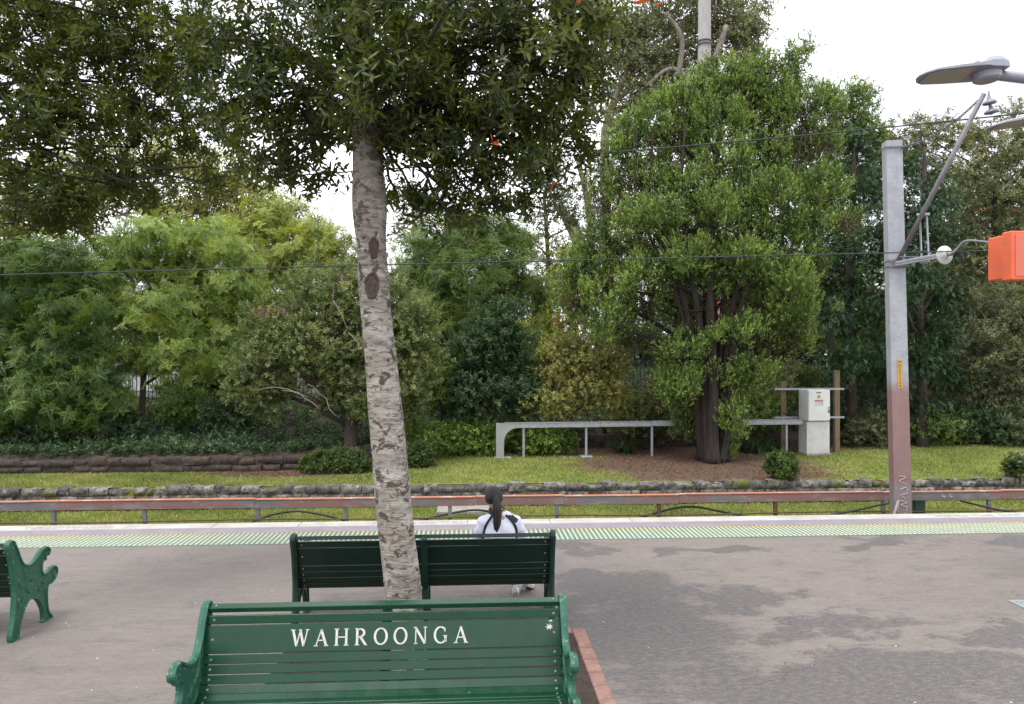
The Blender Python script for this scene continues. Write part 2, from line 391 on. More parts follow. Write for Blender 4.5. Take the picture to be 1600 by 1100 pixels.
M_cope = mat('coping', (.58, .55, .50), (.43, .40, .37), .8, 3, world=True, c3=(.35, .32, .29), s3=25, t3=(.62, .75))
M_strip = mat('strip', (.30, .27, .30), (.25, .225, .25), .85, 4, world=True)
M_brick = mat('brick', (.37, .21, .165), (.27, .15, .12), .85, 9, c3=(.42, .33, .28), s3=30, t3=(.58, .72))
M_soil = mat('soil', (.07, .042, .028), (.035, .022, .016), .95, 14, bmp=.8, bd=.03, world=True)
M_ballast = mat('ballast', (.16, .14, .125), (.07, .06, .055), .9, 30, bmp=1, bd=.05, world=True)
M_steelrail = mat('rail_steel', (.20, .11, .07), (.12, .07, .05), .7, 12, metal=.4)
M_conc = mat('concrete', (.42, .39, .36), (.30, .28, .26), .85, 5, c3=(.22, .2, .18), s3=18)
M_galv = mat('galvanised', (.42, .44, .46), (.34, .36, .38), .5, 14, metal=.35, c3=(.5, .51, .52), s3=28, t3=(.52, .62), bmp=.05)
M_galvd = mat('dull_galvanised', (.27, .28, .29), (.19, .2, .21), .6, 14, metal=.35, bmp=.05)
M_white = mat('white_enamel', (.66, .67, .63), (.58, .59, .56), .45, 3, bmp=.03, c3=(.42, .42, .38), s3=9, t3=(.66, .85), k=.9)
M_whitepl = mat('white_concrete', (.60, .60, .57), (.50, .50, .47), .8, 4, c3=(.36, .36, .33), s3=14, t3=(.62, .8), k=.85)
M_timber = mat('timber', (.26, .185, .11), (.17, .12, .07), .85, 5, scale=(6, 6, .8), bmp=.4)
M_black = mat('black_steel', (.018, .02, .022), (.03, .03, .032), .6, 10)
M_cable = mat('black_cable', (.02, .02, .02), (.03, .03, .03), .6, 10, bmp=0)
M_wire = mat('copper_wire', (.07, .085, .08), (.05, .06, .056), .8, 10, metal=0, bmp=0, spec=.2)
M_orange = mat('orange_paint', (.80, .13, .035), (.62, .10, .03), .45, 2, bmp=.03, c3=(.45, .12, .06), s3=7, t3=(.55, .75), k=.9)
M_lamp = mat('lamp_grey', (.34, .35, .41), (.29, .30, .35), .45, 6, bmp=.04)  # paler, bluer grey: lens flare put into the colour
M_lens = mat('lamp_lens', (.42, .40, .40), (.36, .35, .35), .3, 40, bmp=.05)
M_porc = mat('porcelain', (.72, .71, .68), (.62, .61, .58), .25, 8, bmp=.02)
M_litter = None

def grass_mat():
    m, nt, bs = newmat('lawn'); v = coords(nt, True)
    a = noi(nt, v, .55, 6, .65); b = noi(nt, v, 9, 5, .7); c3 = noi(nt, coords(nt, True, (1, 1.6, 1)), 40, 3)
    c = ramp(nt, a, [(.3, (.125, .160, .034)), (.5, (.19, .24, .05)), (.7, (.25, .25, .070))])
    c = mixc(nt, ramp(nt, b, [(.35, (.65, .65, .65)), (.6, (0, 0, 0))]), c, (.075, .10, .022))
    c = mixc(nt, ramp(nt, c3, [(.5, (0, 0, 0)), (.75, (.5, .5, .5))]), c, (.27, .26, .10))
    # bare leaf-littered earth under the cypress and under the rounded shrub
    sep = nd(nt, 'SeparateXYZ'); nt.links.new(v, sep.inputs[0]); acc = None
    for cx, cy, rx, ry in ((6.2, 19.8, 3.9, 2.3), (5.5, 22.5, 8, 1.6), (-4.5, 19.2, 2.6, .9), (6.5, 18.2, 3.4, .9), (-9, 19.9, 9, .7)):
        q = []
        for o_, c0, r0 in ((0, cx, rx), (1, cy, ry)):
            x = nd(nt, 'Math', operation='MULTIPLY_ADD'); x.inputs[1].default_value = 1 / r0; x.inputs[2].default_value = -c0 / r0; nt.links.new(sep.outputs[o_], x.inputs[0])
            y = nd(nt, 'Math', operation='MULTIPLY'); nt.links.new(x.outputs[0], y.inputs[0]); nt.links.new(x.outputs[0], y.inputs[1]); q.append(y.outputs[0])
        s_ = nd(nt, 'Math', operation='ADD'); nt.links.new(q[0], s_.inputs[0]); nt.links.new(q[1], s_.inputs[1])
        e = nd(nt, 'Math', operation='SUBTRACT'); e.inputs[0].default_value = 1; nt.links.new(s_.outputs[0], e.inputs[1])
        if acc is None: acc = e.outputs[0]
        else:
            x = nd(nt, 'Math', operation='MAXIMUM'); nt.links.new(acc, x.inputs[0]); nt.links.new(e.outputs[0], x.inputs[1]); acc = x.outputs[0]
    rr = nd(nt, 'Math', operation='MULTIPLY_ADD'); rr.inputs[1].default_value = 1.5; nt.links.new(noi(nt, v, 2.2, 6, .7), rr.inputs[0]); nt.links.new(acc, rr.inputs[2])
    mr = nd(nt, 'MapRange'); mr.inputs[1].default_value = .72; mr.inputs[2].default_value = 1.25; nt.links.new(rr.outputs[0], mr.inputs[0])
    e = ramp(nt, noi(nt, v, 16, 6, .7), [(.35, (.065, .040, .028)), (.5, (.115, .073, .052)), (.68, (.18, .125, .09))])
    c = mixc(nt, mr.outputs[0], c, e)
    nt.links.new(c, bs.inputs['Base Color']); bs.inputs['Roughness'].default_value = .95; bs.inputs['Specular IOR Level'].default_value = .1
    bump(nt, bs, noi(nt, v, 30, 5, .7), .9, .04); return m
M_lawn = grass_mat()
M_bank = mat('bank_earth', (.06, .045, .03), (.03, .026, .018), .95, 3, world=True, bmp=.8, bd=.08, c3=(.09, .06, .04), s3=14, t3=(.5, .65))

# ---------------------------------------------------------------- ground, platform, track bed
EDGE = 10.97; WALL = 17.2; LOW = -1.1
def yback(x): return 19.35 + 3.5 / (1 + math.exp(-(x + 2.2) * 1.1))       # where the lawn meets the planted bank
def ztop(x): return 0.7 + 1.0 / (1 + math.exp(-(x - 1) * .35))
def gz(x, y):
    if y < WALL + .25: return LOW
    z = -.62 + (y - WALL - .25) * .028
    yb = yback(x)
    if y > yb:
        t = min(1, (y - yb) / (27.5 - yb)); s_ = t * t * (3 - 2 * t); z0 = -.62 + (yb - WALL - .25) * .028 + .38 * min(1, (y - yb) / .35)
        z = z0 + (ztop(x) - z0) * s_ + .10 * noise.noise(Vector((x * .8, y * .8, 0))) * min(1, (y - yb) * 2)
    return z
mb = MB()      # base ground reaching the horizon
mb.add([(-400, -60, LOW - .3), (400, -60, LOW - .3), (400, 27, LOW - .3), (-400, 27, LOW - .3)], [(0, 1, 2, 3)])
mb.add([(-400, 29.9, .62), (400, 29.9, .62), (400, 480, .62), (-400, 480, .62)], [(0, 1, 2, 3)])
tag(mb.build('ground', M_bank), kind='structure')
def sheet(name, xs, ys, zf, m, smooth=True):
    V = [(x, y, zf(x, y)) for y in ys for x in xs]; n = len(xs)
    Q = [(j * n + i, j * n + i + 1, (j + 1) * n + i + 1, (j + 1) * n + i) for j in range(len(ys) - 1) for i in range(n - 1)]
    o = link(name, fastmesh(name, V, Q), m, None, smooth); return tag(o, kind='structure')
xs = np.arange(-32, 34.1, .4)
sheet('grass_verge', xs, [13.9, 14.6, 15.3, 16, 16.6, WALL + .2], lambda x, y: LOW + .03 * noise.noise(Vector((x, y, 2))), M_lawn)
def lawn_z(x, y): return gz(x, y) + .015 * noise.noise(Vector((x * 1.5, y * 1.5, 5)))
V = []; ny = 9
for j in range(ny):
    for x in xs: y = WALL + .26 + (yback(x) + .02 - WALL - .26) * j / (ny - 1); V.append((x, y, -.62 + (y - WALL - .25) * .028 + .012 * noise.noise(Vector((x * 1.5, y * 1.5, 5)))))
Q = [(j * len(xs) + i, j * len(xs) + i + 1, (j + 1) * len(xs) + i + 1, (j + 1) * len(xs) + i) for j in range(ny - 1) for i in range(len(xs) - 1)]
tag(link('lawn', fastmesh('lawn', V, Q), M_lawn, None, True), kind='structure')
V = []; ny = 26
for j in range(ny):
    for x in xs: y = yback(x) + .06 + (27.6 - yback(x)) * j / (ny - 1); V.append((x, y, gz(x, y) if y < 27.5 else ztop(x)))
Q = [(j * len(xs) + i, j * len(xs) + i + 1, (j + 1) * len(xs) + i + 1, (j + 1) * len(xs) + i) for j in range(ny - 1) for i in range(len(xs) - 1)]
tag(link('bank', fastmesh('bank', V, Q), M_bank, None, True), kind='structure')
sheet('road', np.arange(-60, 60.1, 3), [27.55, 31, 36], lambda x, y: ztop(x) - .02, mat('far_road', (.10, .098, .095), (.08, .078, .076), .9, 2))
# platform: one slab with a concrete coping along the far edge
mb = MB(); mb.box((-60, -3, LOW), (60, EDGE - .302, -.001)); tag(mb.build('platform', M_asph), kind='structure')
mb = MB()
x = -60.0
while x < 60: mb.box((x, EDGE - .30, -.22), (x + 1.195, EDGE, .004), .008); x += 1.2
mb.box((-60, EDGE - .28, LOW), (60, EDGE - .12, -.221)); tag(mb.build('platform_coping', M_cope), kind='structure')
mb = MB(); mb.box((-60, EDGE - .63, -.02), (60, EDGE - .304, .003)); tag(mb.build('edge_strip', M_strip), kind='structure')
mb = MB(); mb.box((-60, EDGE, LOW - .29), (60, 13.9, LOW - .02)); tag(mb.build('ballast', M_ballast), kind='structure')
mb = MB()
for yy in (11.75, 13.185): mb.box((-60, yy - .035, LOW + .05), (60, yy + .035, LOW + .2), .01)
tag(mb.build('railway_track', M_steelrail), 'rusty railway track below the far platform edge', 'railway track')
mbx = MB()
x = -40
while x < 40: mbx.box((x, 11.2, LOW - .03), (x + .24, 13.75, LOW + .045)); x += .65
o = mbx.build('sleeper', M_conc, bpy.data.objects['railway_track']); o['kind'] = 'stuff'
# tactile strip: green tiles with raised yellow and cream ribs
mt_, ntt, bst = newmat('tactile'); a = nd(ntt, 'Attribute', attribute_name='rnd')
cc = ramp(ntt, a.outputs['Fac'], [(0, (.07, .14, .095)), (.3, (.07, .14, .095)), (.5, (.37, .40, .29)), (.9, (.48, .33, .09))]); 
cc = mixc(ntt, ramp(ntt, noi(ntt, coords(ntt, True), 6, 5), [(.4, (0, 0, 0)), (.8, (.55, .55, .55))]), cc, (.20, .185, .165))
ntt.links.new(cc, bst.inputs['Base Color']); bst.inputs['Roughness'].default_value = .7
V = []; Q = []; A = []
def addbox(x0, y0, x1, y1, z1, val, e=.006):
    b = len(V); V.extend([(x0, y0, .002), (x1, y0, .002), (x1, y1, .002), (x0, y1, .002), (x0 + e, y0 + e, z1), (x1 - e, y0 + e, z1), (x1 - e, y1 - e, z1), (x0 + e, y1 - e, z1)])
    for q in ((4, 5, 6, 7), (0, 1, 5, 4), (1, 2, 6, 5), (2, 3, 7, 6), (3, 0, 4, 7)): Q.append([b + k for k in q]); A.append(val)
addbox(-40, 9.72, 40, 10.33, .005, 0)
x = -9.0
while x < 12.5:
    addbox(x, 10.245, x + .032, 10.315, .012, 1.0)
    for k in range(5): addbox(x, 9.735 + k * .102, x + .032, 9.735 + k * .102 + .088, .012, .5)
    x += .064
tag(link('tactile_paving', fastmesh('tactile_paving', V, Q, {'rnd': A}), mt_), kind='structure')

# ---------------------------------------------------------------- writing: stroke letters drawn as flat meshes
def seg(mb, a, b, w_, d0, d1):
    a = np.array(a, float); b = np.array(b, float); t = (b - a) / np.linalg.norm(b - a); n = np.array([-t[1], t[0]]) * w_ / 2
    mb.prism([tuple(a - n), tuple(b - n), tuple(b + n), tuple(a + n)], 1, d0, d1)
def arc(mb, cx, cy, rx, ry, a0, a1, w_, d0, d1, n=16, thin=.5):
    """stroke thick at the sides and thin at top and bottom"""
    ps = []; 
    for k in range(n + 1):
        a = a0 + (a1 - a0) * k / n; ww = w_ * (thin + (1 - thin) * abs(math.cos(a))) / 2
        ps.append(((cx + (rx - ww) * math.cos(a), cy + (ry - ww) * math.sin(a)), (cx + (rx + ww) * math.cos(a), cy + (ry + ww) * math.sin(a))))
    for k in range(n): (p, q), (p2, q2) = ps[k], ps[k + 1]; mb.prism([p, p2, q2, q], 1, d0, d1)
def serif(mb, ch, x, y, h, d0, d1, ws=1.0):
    """roman capital with serifs; returns its width"""
    T = h * .15 * ws; t = h * .07 * ws; s = h * .05 * ws
    def srf(cx, cy, half=.15): seg(mb, (cx - half * h, cy), (cx + half * h, cy), s, d0, d1)
    if ch == 'W':
        W = 1.05 * h; p = [(.08, 1), (.33, 0), (.54, .98), (.78, 0), (1.0, 1)]
        for k in range(4): seg(mb, (x + p[k][0] * h, y + p[k][1] * h), (x + p[k + 1][0] * h, y + p[k + 1][1] * h), T if k % 2 == 0 else t, d0, d1)
        srf(x + .08 * h, y + h); srf(x + 1.0 * h, y + h, .12); srf(x + .54 * h, y + h, .1); return W
    if ch == 'A':
        seg(mb, (x + .1 * h, y), (x + .43 * h, y + h), t, d0, d1); seg(mb, (x + .41 * h, y + h), (x + .76 * h, y), T, d0, d1)
        seg(mb, (x + .22 * h, y + .33 * h), (x + .64 * h, y + .33 * h), t, d0, d1); srf(x + .1 * h, y, .13); srf(x + .76 * h, y, .14); return .86 * h
    if ch == 'H':
        for c in (.14, .76): seg(mb, (x + c * h, y), (x + c * h, y + h), T, d0, d1); srf(x + c * h, y); srf(x + c * h, y + h)
        seg(mb, (x + .14 * h, y + .5 * h), (x + .76 * h, y + .5 * h), t, d0, d1); return .9 * h
    if ch == 'R':
        seg(mb, (x + .14 * h, y), (x + .14 * h, y + h), T, d0, d1); srf(x + .14 * h, y); srf(x + .1 * h, y + h, .1)
        arc(mb, x + .32 * h, y + .74 * h, .27 * h, .235 * h, -math.pi / 2, math.pi / 2, T, d0, d1)
        seg(mb, (x + .12 * h, y + .965 * h), (x + .34 * h, y + .965 * h), t, d0, d1); seg(mb, (x + .14 * h, y + .5 * h), (x + .34 * h, y + .5 * h), t, d0, d1)
        seg(mb, (x + .34 * h, y + .5 * h), (x + .68 * h, y + .02 * h), T, d0, d1); srf(x + .7 * h, y, .1); return .82 * h
    if ch == 'O': arc(mb, x + .43 * h, y + .5 * h, .38 * h, .49 * h, 0, 2 * math.pi, T, d0, d1, 28); return .86 * h
    if ch == 'N':
        seg(mb, (x + .14 * h, y), (x + .14 * h, y + h), t, d0, d1); seg(mb, (x + .12 * h, y + h), (x + .74 * h, y), T, d0, d1)
        seg(mb, (x + .76 * h, y), (x + .76 * h, y + h), t, d0, d1); srf(x + .14 * h, y, .12); srf(x + .1 * h, y + h, .1); srf(x + .76 * h, y + h, .12); return .9 * h
    if ch == 'G':
        arc(mb, x + .45 * h, y + .5 * h, .38 * h, .49 * h, .75, 2 * math.pi - .45, T, d0, d1, 24); seg(mb, (x + .76 * h, y + .08 * h), (x + .76 * h, y + .45 * h), T, d0, d1)
        srf(x + .74 * h, y + .45 * h, .13); seg(mb, (x + .73 * h, y + .7 * h), (x + .73 * h, y + .93 * h), t, d0, d1); return .92 * h
    return .5 * h
def text_obj(s, name, size, m, parent, M, ext=.0006, space=1.0, align='CENTER'):
    c = bpy.data.curves.new(name, 'FONT'); c.body = s; c.size = size; c.extrude = ext; c.space_character = space; c.align_x = align
    tmp = bpy.data.objects.new('tmp', c); COL.objects.link(tmp); bpy.context.view_layer.update()
    me = bpy.data.meshes.new_from_object(tmp.evaluated_get(bpy.context.evaluated_depsgraph_get())); bpy.data.objects.remove(tmp)
    me.transform(M); o = link(name, me, m, parent); return o

M_wornpaint = mat('worn_grey_paint', (.30, .27, .27), (.45, .42, .40), .8, 22, world=True, stops=(.45, .6))
# painted notices on the coping (read from the platform side)
cop = bpy.data.objects['platform_coping']
# the words run along the edge, read by someone standing behind them
for s_, cx, wd in (('MIND THE GAP', 0, 1.75), ('YELLOW LINE', -5.6, 1.5), ('MIND THE GAP', 7.7, 1.75)):
    if cx == 0: cx = (G(655, 817)[0])
    t_ = text_obj(s_, 'painted_lettering', .185, M_wornpaint, cop, Matrix.Identity(4), .0004, 1.08)
    t_.data.transform(Matrix.Translation((cx, EDGE - .235, .0052)))

# ---------------------------------------------------------------- benches
def paintgreen(name, c1, c2, rough, chips=True, peel=.7):
    m, nt, bs = newmat(name); v = coords(nt, False, (1, 1, 1))
    c = ramp(nt, noi(nt, v, 3, 5), [(.3, c1), (.7, c2)])
    st = ramp(nt, noi(nt, coords(nt, False, (.5, 3, 3)), 16, 6, .7), [(.45, (0, 0, 0)), (.8, (.35, .35, .35))]); c = mixc(nt, st, c, tuple(x * .6 for x in c1))
    if chips: c = mixc(nt, ramp(nt, noi(nt, v, 34, 5, .7), [(peel - .03, (0, 0, 0)), (peel, (1, 1, 1))]), c, (.28, .27, .23))
    nt.links.new(c, bs.inputs['Base Color']); rr = ramp(nt, noi(nt, v, 11, 4), [(.3, (rough * .8,) * 3), (.7, (rough * 1.25,) * 3)]); nt.links.new(rr, bs.inputs['Roughness'])
    bs.inputs['Specular IOR Level'].default_value = .38
    bump(nt, bs, noi(nt, coords(nt, False, (.6, 8, 8)), 24, 5), .12, .002); return m
M_slat = paintgreen('green_slat_paint', (.003, .034, .0155), (.0045, .042, .020), .27, True, .76)
M_slat_shade = paintgreen('shaded_green_slat_paint', (.003, .014, .009), (.004, .019, .012), .38, True, .78)  # darker copy of the slat paint, shade on the far benches put into colour
M_cast = paintgreen('cast_iron_green', (.012, .070, .042), (.022, .10, .062), .38, True, .655)
M_cast_shade = paintgreen('shaded_cast_iron_green', (.004, .020, .014), (.007, .03, .02), .4, True, .72)  # same casting green with the shade mixed into its colour
M_letter = mat('white_letters', (.74, .73, .68), (.62, .60, .55), .6, 30, bmp=.1)
PROF = [(-.05, 0), (.03, 0), (.055, .10), (.12, .22), (.20, .285), (.30, .265), (.375, .20), (.425, .11), (.435, .03), (.43, 0), (.55, 0), (.54, .025), (.495, .08), (.475, .2), (.485, .32),
        (.54, .325), (.60, .345), (.645, .39), (.635, .44), (.58, .465), (.50, .44), (.43, .435), (.395, .475), (.395, .54), (.425, .575), (.455, .565), (.455, .60), (.475, .625), (.50, .60), (.52, .62),
        (.518, .645), (.475, .672), (.41, .668), (.34, .628), (.26, .592), (.185, .585), (.12, .615), (.070, .68), (.03, .76), (.0, .81), (-.025, .848), (-.065, .862), (-.10, .84), (-.095, .79), (-.055, .70), (-.02, .55), (.0, .40), (-.02, .20), (-.06, .06)]
PROF = [tuple(p) for p in spline(PROF + [PROF[0]], 3)[:-1]]
BACK = [(-.052, .826, .056, 76), (-.020, .762, .0545, 8), (.012, .648, .170, 14), (.043, .534, .0545, 16), (.060, .478, .0545, 17), (.080, .422, .0545, 24), (.108, .370, .0545, 38)]     # y, z, width, tilt from vertical
SEAT = [(.150, .336, 62), (.205, .325, 88), (.260, .326, 94), (.315, .332, 97), (.370, .342, 100), (.425, .355, 101), (.480, .367, 101), (.535, .378, 94), (.586, .378, 64)]
def slat(name, y, z, wd, tilt, h, m, parent, th=.022):
    """one timber slat with its bolt heads"""
    x0, x1 = -h + .04, h - .04
    o_ = MB().box((x0, -th / 2, -wd / 2), (x1, th / 2, wd / 2), .003); nf = len(o_.f)
    for xx, sgns in ((-h + .085, (1, -1)), (-.014, (-1,)), (.014, (-1,)), (h - .085, (1, -1))):
        for sgn in (sgns if wd < .1 or abs(xx) > .5 else ()):
            o_.lathe([(.0085, th / 2 - .001), (.0075, th / 2 + .003), (.003, th / 2 + .0045)], 8, Matrix.Translation((xx, 0, 0)) @ Matrix.Rotation(R(90) * -sgn, 4, 'X'))
    M = Matrix.Translation((0, y, z)) @ Matrix.Rotation(R(tilt), 4, 'X')
    o_.v = [tuple(M @ Vector(p)) for p in o_.v]; o = o_.build(name, m, parent)
    o.data.materials.append(M_boltg); o.data.polygons.foreach_set('material_index', [0] * nf + [1] * (len(o.data.polygons) - nf)); return o
M_boltg = mat('painted_bolt', (.10, .20, .15), (.30, .33, .30), .5, 40, bmp=0)
def make_bench(label, dark=False, length=2.34, text=False):
    root = empty('park_bench', (0, 0, 0)); tag(root, label, 'bench', 'green slatted benches on the platform')
    ms = M_slat_shade if dark else M_slat; mc = M_cast_shade if dark else M_cast; h = length / 2  # dark picks the paint copies that carry shade in their colour
    for s in (-1, 1):
        mb = MB(); x0 = s * h; x1 = s * (h - .045); a, b = min(x0, x1), max(x0, x1)
        mb.prism(PROF, 0, a + .010, b - .010)
        # raised rim that follows the outline, scroll and boss ornament
        rim = [((a + b) / 2, p[0], p[1]) for p in PROF] + [((a + b) / 2, PROF[0][0], PROF[0][1])]
        mb.tube(rim, .014, 6, False, 1.9)
        for cy, cz, rr in ((.215, .40, .055), (.375, .345, .04), (.46, .625, .022), (.10, .47, .045), (.06, .30, .03), (.60, .40, .035)):
            mb.tube([((a + b) / 2, cy + rr * math.cos(t), cz + rr * math.sin(t)) for t in np.linspace(0, 5.2, 14)], .011, 5, True, 2.0)
        for p, q in (((.06, .66), (.20, .44)), ((.20, .44), (.50, .44)), ((.03, .2), (.14, .34)), ((.47, .2), (.40, .33))):
            mb.tube([((a + b) / 2, *p), ((a + b) / 2, (p[0] + q[0]) / 2, (p[1] + q[1]) / 2 - .02), ((a + b) / 2, *q)], .010, 5, True, 2.0)
        o = mb.build('end_frame', mc, root, False); bevel(o, .003, 1)
    mb = MB(); back = [(-.085, .835)] + [(b_[0] - .022, b_[1]) for b_ in BACK[1:]] + [(.14, .318), (.2, .305), (.3, .308), (.4, .328), (.55, .355), (.6, .35)]
    front = [(p[0] + .0, p[1] + .0) for p in back]
    back = [(p[0] - .006, p[1] - .004) for p in back]; poly = [(p[0] - .03, p[1] - .02) for p in back] + [(p[0], p[1]) for p in reversed(back)]
    mb.prism(poly, 0, -.028, .028); mb.box((-.028, .0, 0), (.028, .05, .33)); mb.box((-.028, .42, 0), (.028, .47, .35))
    mb.build('middle_support', mc, root)
    for i, (y, z, wd, t) in enumerate(BACK):
        o = slat('backboard' if i == 2 else ('top_rail' if i == 0 else 'back_slat'), y, z, wd, t, h, ms, root, .034 if i == 0 else .024)
        if i == 2: board = o
    for y, z, t in SEAT: slat('seat_slat', y, z, .051, t, h, ms, root)
    if text:
        mb = MB(); hh = .098; x = -.0
        widths = dict(W=1.05, A=.86, H=.9, R=.82, O=.86, N=.9, G=.92); tot = 1.115; word = 'WAHROONGA'
        gap = (tot - sum(widths[c] * hh for c in word)) / 8; x = -tot / 2 - .0
        spans = []
        for c in word: x += serif(mb, c, x, -hh / 2, hh, .0125, .0150) + gap; spans.append((len(mb.v), len(mb.f)))
        # local front of the board is +y; mirror x so it reads from the front
        M = Matrix.Translation((-.0, .012, .648)) @ Matrix.Rotation(R(14), 4, 'X')
        mb.v = [tuple(M @ Vector((-p[0] + .035, p[1], p[2]))) for p in mb.v]; v0 = f0 = 0
        for v1, f1 in spans:
            q = MB(); q.v = mb.v[v0:v1]; q.f = [tuple(i - v0 for i in f) for f in mb.f[f0:f1]]; q.build('letter', M_letter, board); v0, f0 = v1, f1
        # a star-shaped chip of bare paint near the end
        st = []
        for k in range(14): a = k * math.pi / 7; rr = (.034, .014)[k % 2] * random.uniform(.7, 1.15); st.append((-(h - .115) + rr * math.cos(a), .035 + rr * math.sin(a) * .8))
        q = MB().prism(st, 1, .0125, .0135); q.prism([(-(h - .095), .066), (-(h - .125), .07), (-(h - .10), .078)], 1, .0125, .0135)
        q.v = [tuple(M @ Vector(p)) for p in q.v]; q.build('paint_chip', M_letter, board)
    return root
nb = make_bench('green station bench lettered WAHROONGA facing the camera in front of the trunk', text=True)
nb.location = (-.525, 4.83, 0); nb.rotation_euler = (0, 0, R(180))
fb = make_bench('green bench with painted-in shade behind the trunk with a person sitting on it', dark=True)
fb.location = (-.385, 6.72, 0)
lb = make_bench('green bench with shade painted into its slats cut off at left edge, its ornate end frame showing', dark=True)
lb.location = (-3.86 - 1.17, 6.62, 0)
for ch in lb.children:
    if ch.name.startswith('end_frame'): ch.data.materials.clear(); ch.data.materials.append(M_cast)

# ---------------------------------------------------------------- planters
def planter(label, x0, x1, y0, y1):
    root = empty('brick_planter', ((x0 + x1) / 2, (y0 + y1) / 2, 0)); tag(root, label, 'planter', 'brick edged tree planters'); cx, cy = (x0 + x1) / 2, (y0 + y1) / 2
    mb = MB(); bw = .118
    def row(a0, a1, f):
        n = max(1, round((a1 - a0) / .225)); st = (a1 - a0) / n
        for i in range(n): f(a0 + i * st + .004 + random.uniform(0, .003), a0 + (i + 1) * st - .004, .012 + random.uniform(-.005, .008))
    j = lambda: random.uniform(-.004, .004)
    row(y0, y1, lambda a, b, z: mb.box((x1 - bw - cx + j(), a - cy, -.06), (x1 - cx + j(), b - cy, z), .008))
    row(y0, y1, lambda a, b, z: mb.box((x0 - cx + j(), a - cy, -.06), (x0 + bw - cx + j(), b - cy, z), .008))
    row(x0 + bw + .006, x1 - bw - .006, lambda a, b, z: mb.box((a - cx, y1 - bw - cy + j(), -.06), (b - cx, y1 - cy + j(), z), .008))
    row(x0 + bw + .006, x1 - bw - .006, lambda a, b, z: mb.box((a - cx, y0 - cy + j(), -.06), (b - cx, y0 + bw - cy + j(), z), .008))
    mb.build('brick_edging', M_brick, root)
    MB().box((x0 + bw - cx, y0 + bw - cy, -.05), (x1 - bw - cx, y1 - bw - cy, .004)).build('soil', M_soil, root)
planter('red brick edged planter round the pale trunk beside the lettered bench', -1.62, 1.04, 4.3, 6.6)
planter('red brick planter corner at the left edge beside the left bench', -6.3, -4.05, 4.3, 6.45)
dp = G(1600, 960) + np.array([.17, .03, 0])
mb = MB(); mb.box((dp[0] - .05, dp[1] - .06, .001), (dp[0] + .5, dp[1] + .35, .008), .003)
for k in range(6): mb.box((dp[0], dp[1] - .03 + k * .06, .0082), (dp[0] + .45, dp[1] - .005 + k * .06, .013))
tag(mb.build('drain_cover', M_galv), 'grey metal drain cover at the right edge of the asphalt', 'drain cover')

# ---------------------------------------------------------------- low steel rail beyond the track
RY = 14.65
def railmat():
    m, nt, bs = newmat('rail_paint'); v = coords(nt, True); a = noi(nt, coords(nt, True, (1, 1, 2)), .55, 3, .5, 1)
    face = ramp(nt, a, [(.40, (.125, .118, .115)), (.47, (.14, .132, .13)), (.50, (.185, .105, .094)), (.62, (.165, .098, .088))])
    face = mixc(nt, ramp(nt, noi(nt, coords(nt, True, (1, 1, 3)), 3, 5, .7), [(.55, (0, 0, 0)), (.62, (.6, .6, .6))]), face, (.22, .205, .20))
    top = mixc(nt, ramp(nt, noi(nt, v, 3.2, 5, .7), [(.57, (0, 0, 0)), (.6, (1, 1, 1))]), (.37, .13, .075), (.42, .36, .32))
    sp = nd(nt, 'SeparateXYZ'); nt.links.new(nd(nt, 'NewGeometry').outputs['Normal'], sp.inputs[0])
    c = mixc(nt, ramp(nt, sp.outputs[2], [(.5, (0, 0, 0)), (.6, (1, 1, 1))]), face, top)
    nt.links.new(c, bs.inputs['Base Color']); bs.inputs['Roughness'].default_value = .7; return m
M_rail = railmat()
root = empty('track_barrier', (0, RY, LOW)); tag(root, 'low rusty orange topped steel rail on grey posts running the whole width beyond the track', 'barrier')
mb = MB(); zt = -.36 - LOW
secs = [-16, -12.6, -8.3, -4.1, .15, 1.9, 4.2, 8.4, 10.9, 14.5, 19]
for a, b in zip(secs, secs[1:]):
    dz = random.uniform(-.010, .010); dy = random.uniform(-.006, .006)
    mb.box((a + .003, dy - .06, zt - .022 + dz), (b - .003, dy + .07, zt + dz), .004)          # flange
    mb.box((a + .003, dy - .05, zt - .165 + dz), (b - .003, dy - .035, zt - .024 + dz), .002)    # web
    mb.box((a + .003, dy - .05, zt - .178 + dz), (b - .003, dy + .04, zt - .167 + dz), .002)
mb.build('rail', M_rail, root)
posts = [85, 230, 403, 545, 703, 870, 1030, 1212, 1380, 1545]
for k, u in enumerate(posts):
    p = P(u, 790, RY * 1.0); x = p[0] + (RY - p[1]) * p[0] / p[1]; lean = {1: -.06, 3: -.07}.get(k, random.uniform(-.01, .01))
    q = MB(); q.add([(x - .035, -.03, 0), (x + .035, -.03, 0), (x + .035, .03, 0), (x - .035, .03, 0), (x - .035 + lean, -.03, zt - .18), (x + .035 + lean, -.03, zt - .18), (x + .035 + lean, .03, zt - .18), (x - .035 + lean, .03, zt - .18)],
                    [(3, 2, 1, 0), (4, 5, 6, 7), (0, 1, 5, 4), (1, 2, 6, 5), (2, 3, 7, 6), (3, 0, 4, 7)])
    q.build('post', M_galvd if 3 != k // 2 else M_steelrail, root)
mb = MB(); mb.tube([(x, -.045 + .004 * math.sin(x * 3), .335 + .012 * math.sin(x * 1.1)) for x in np.arange(-16, 19, .5)], .014, 6); mb.build('lower_wire_bar', M_steelrail, root)
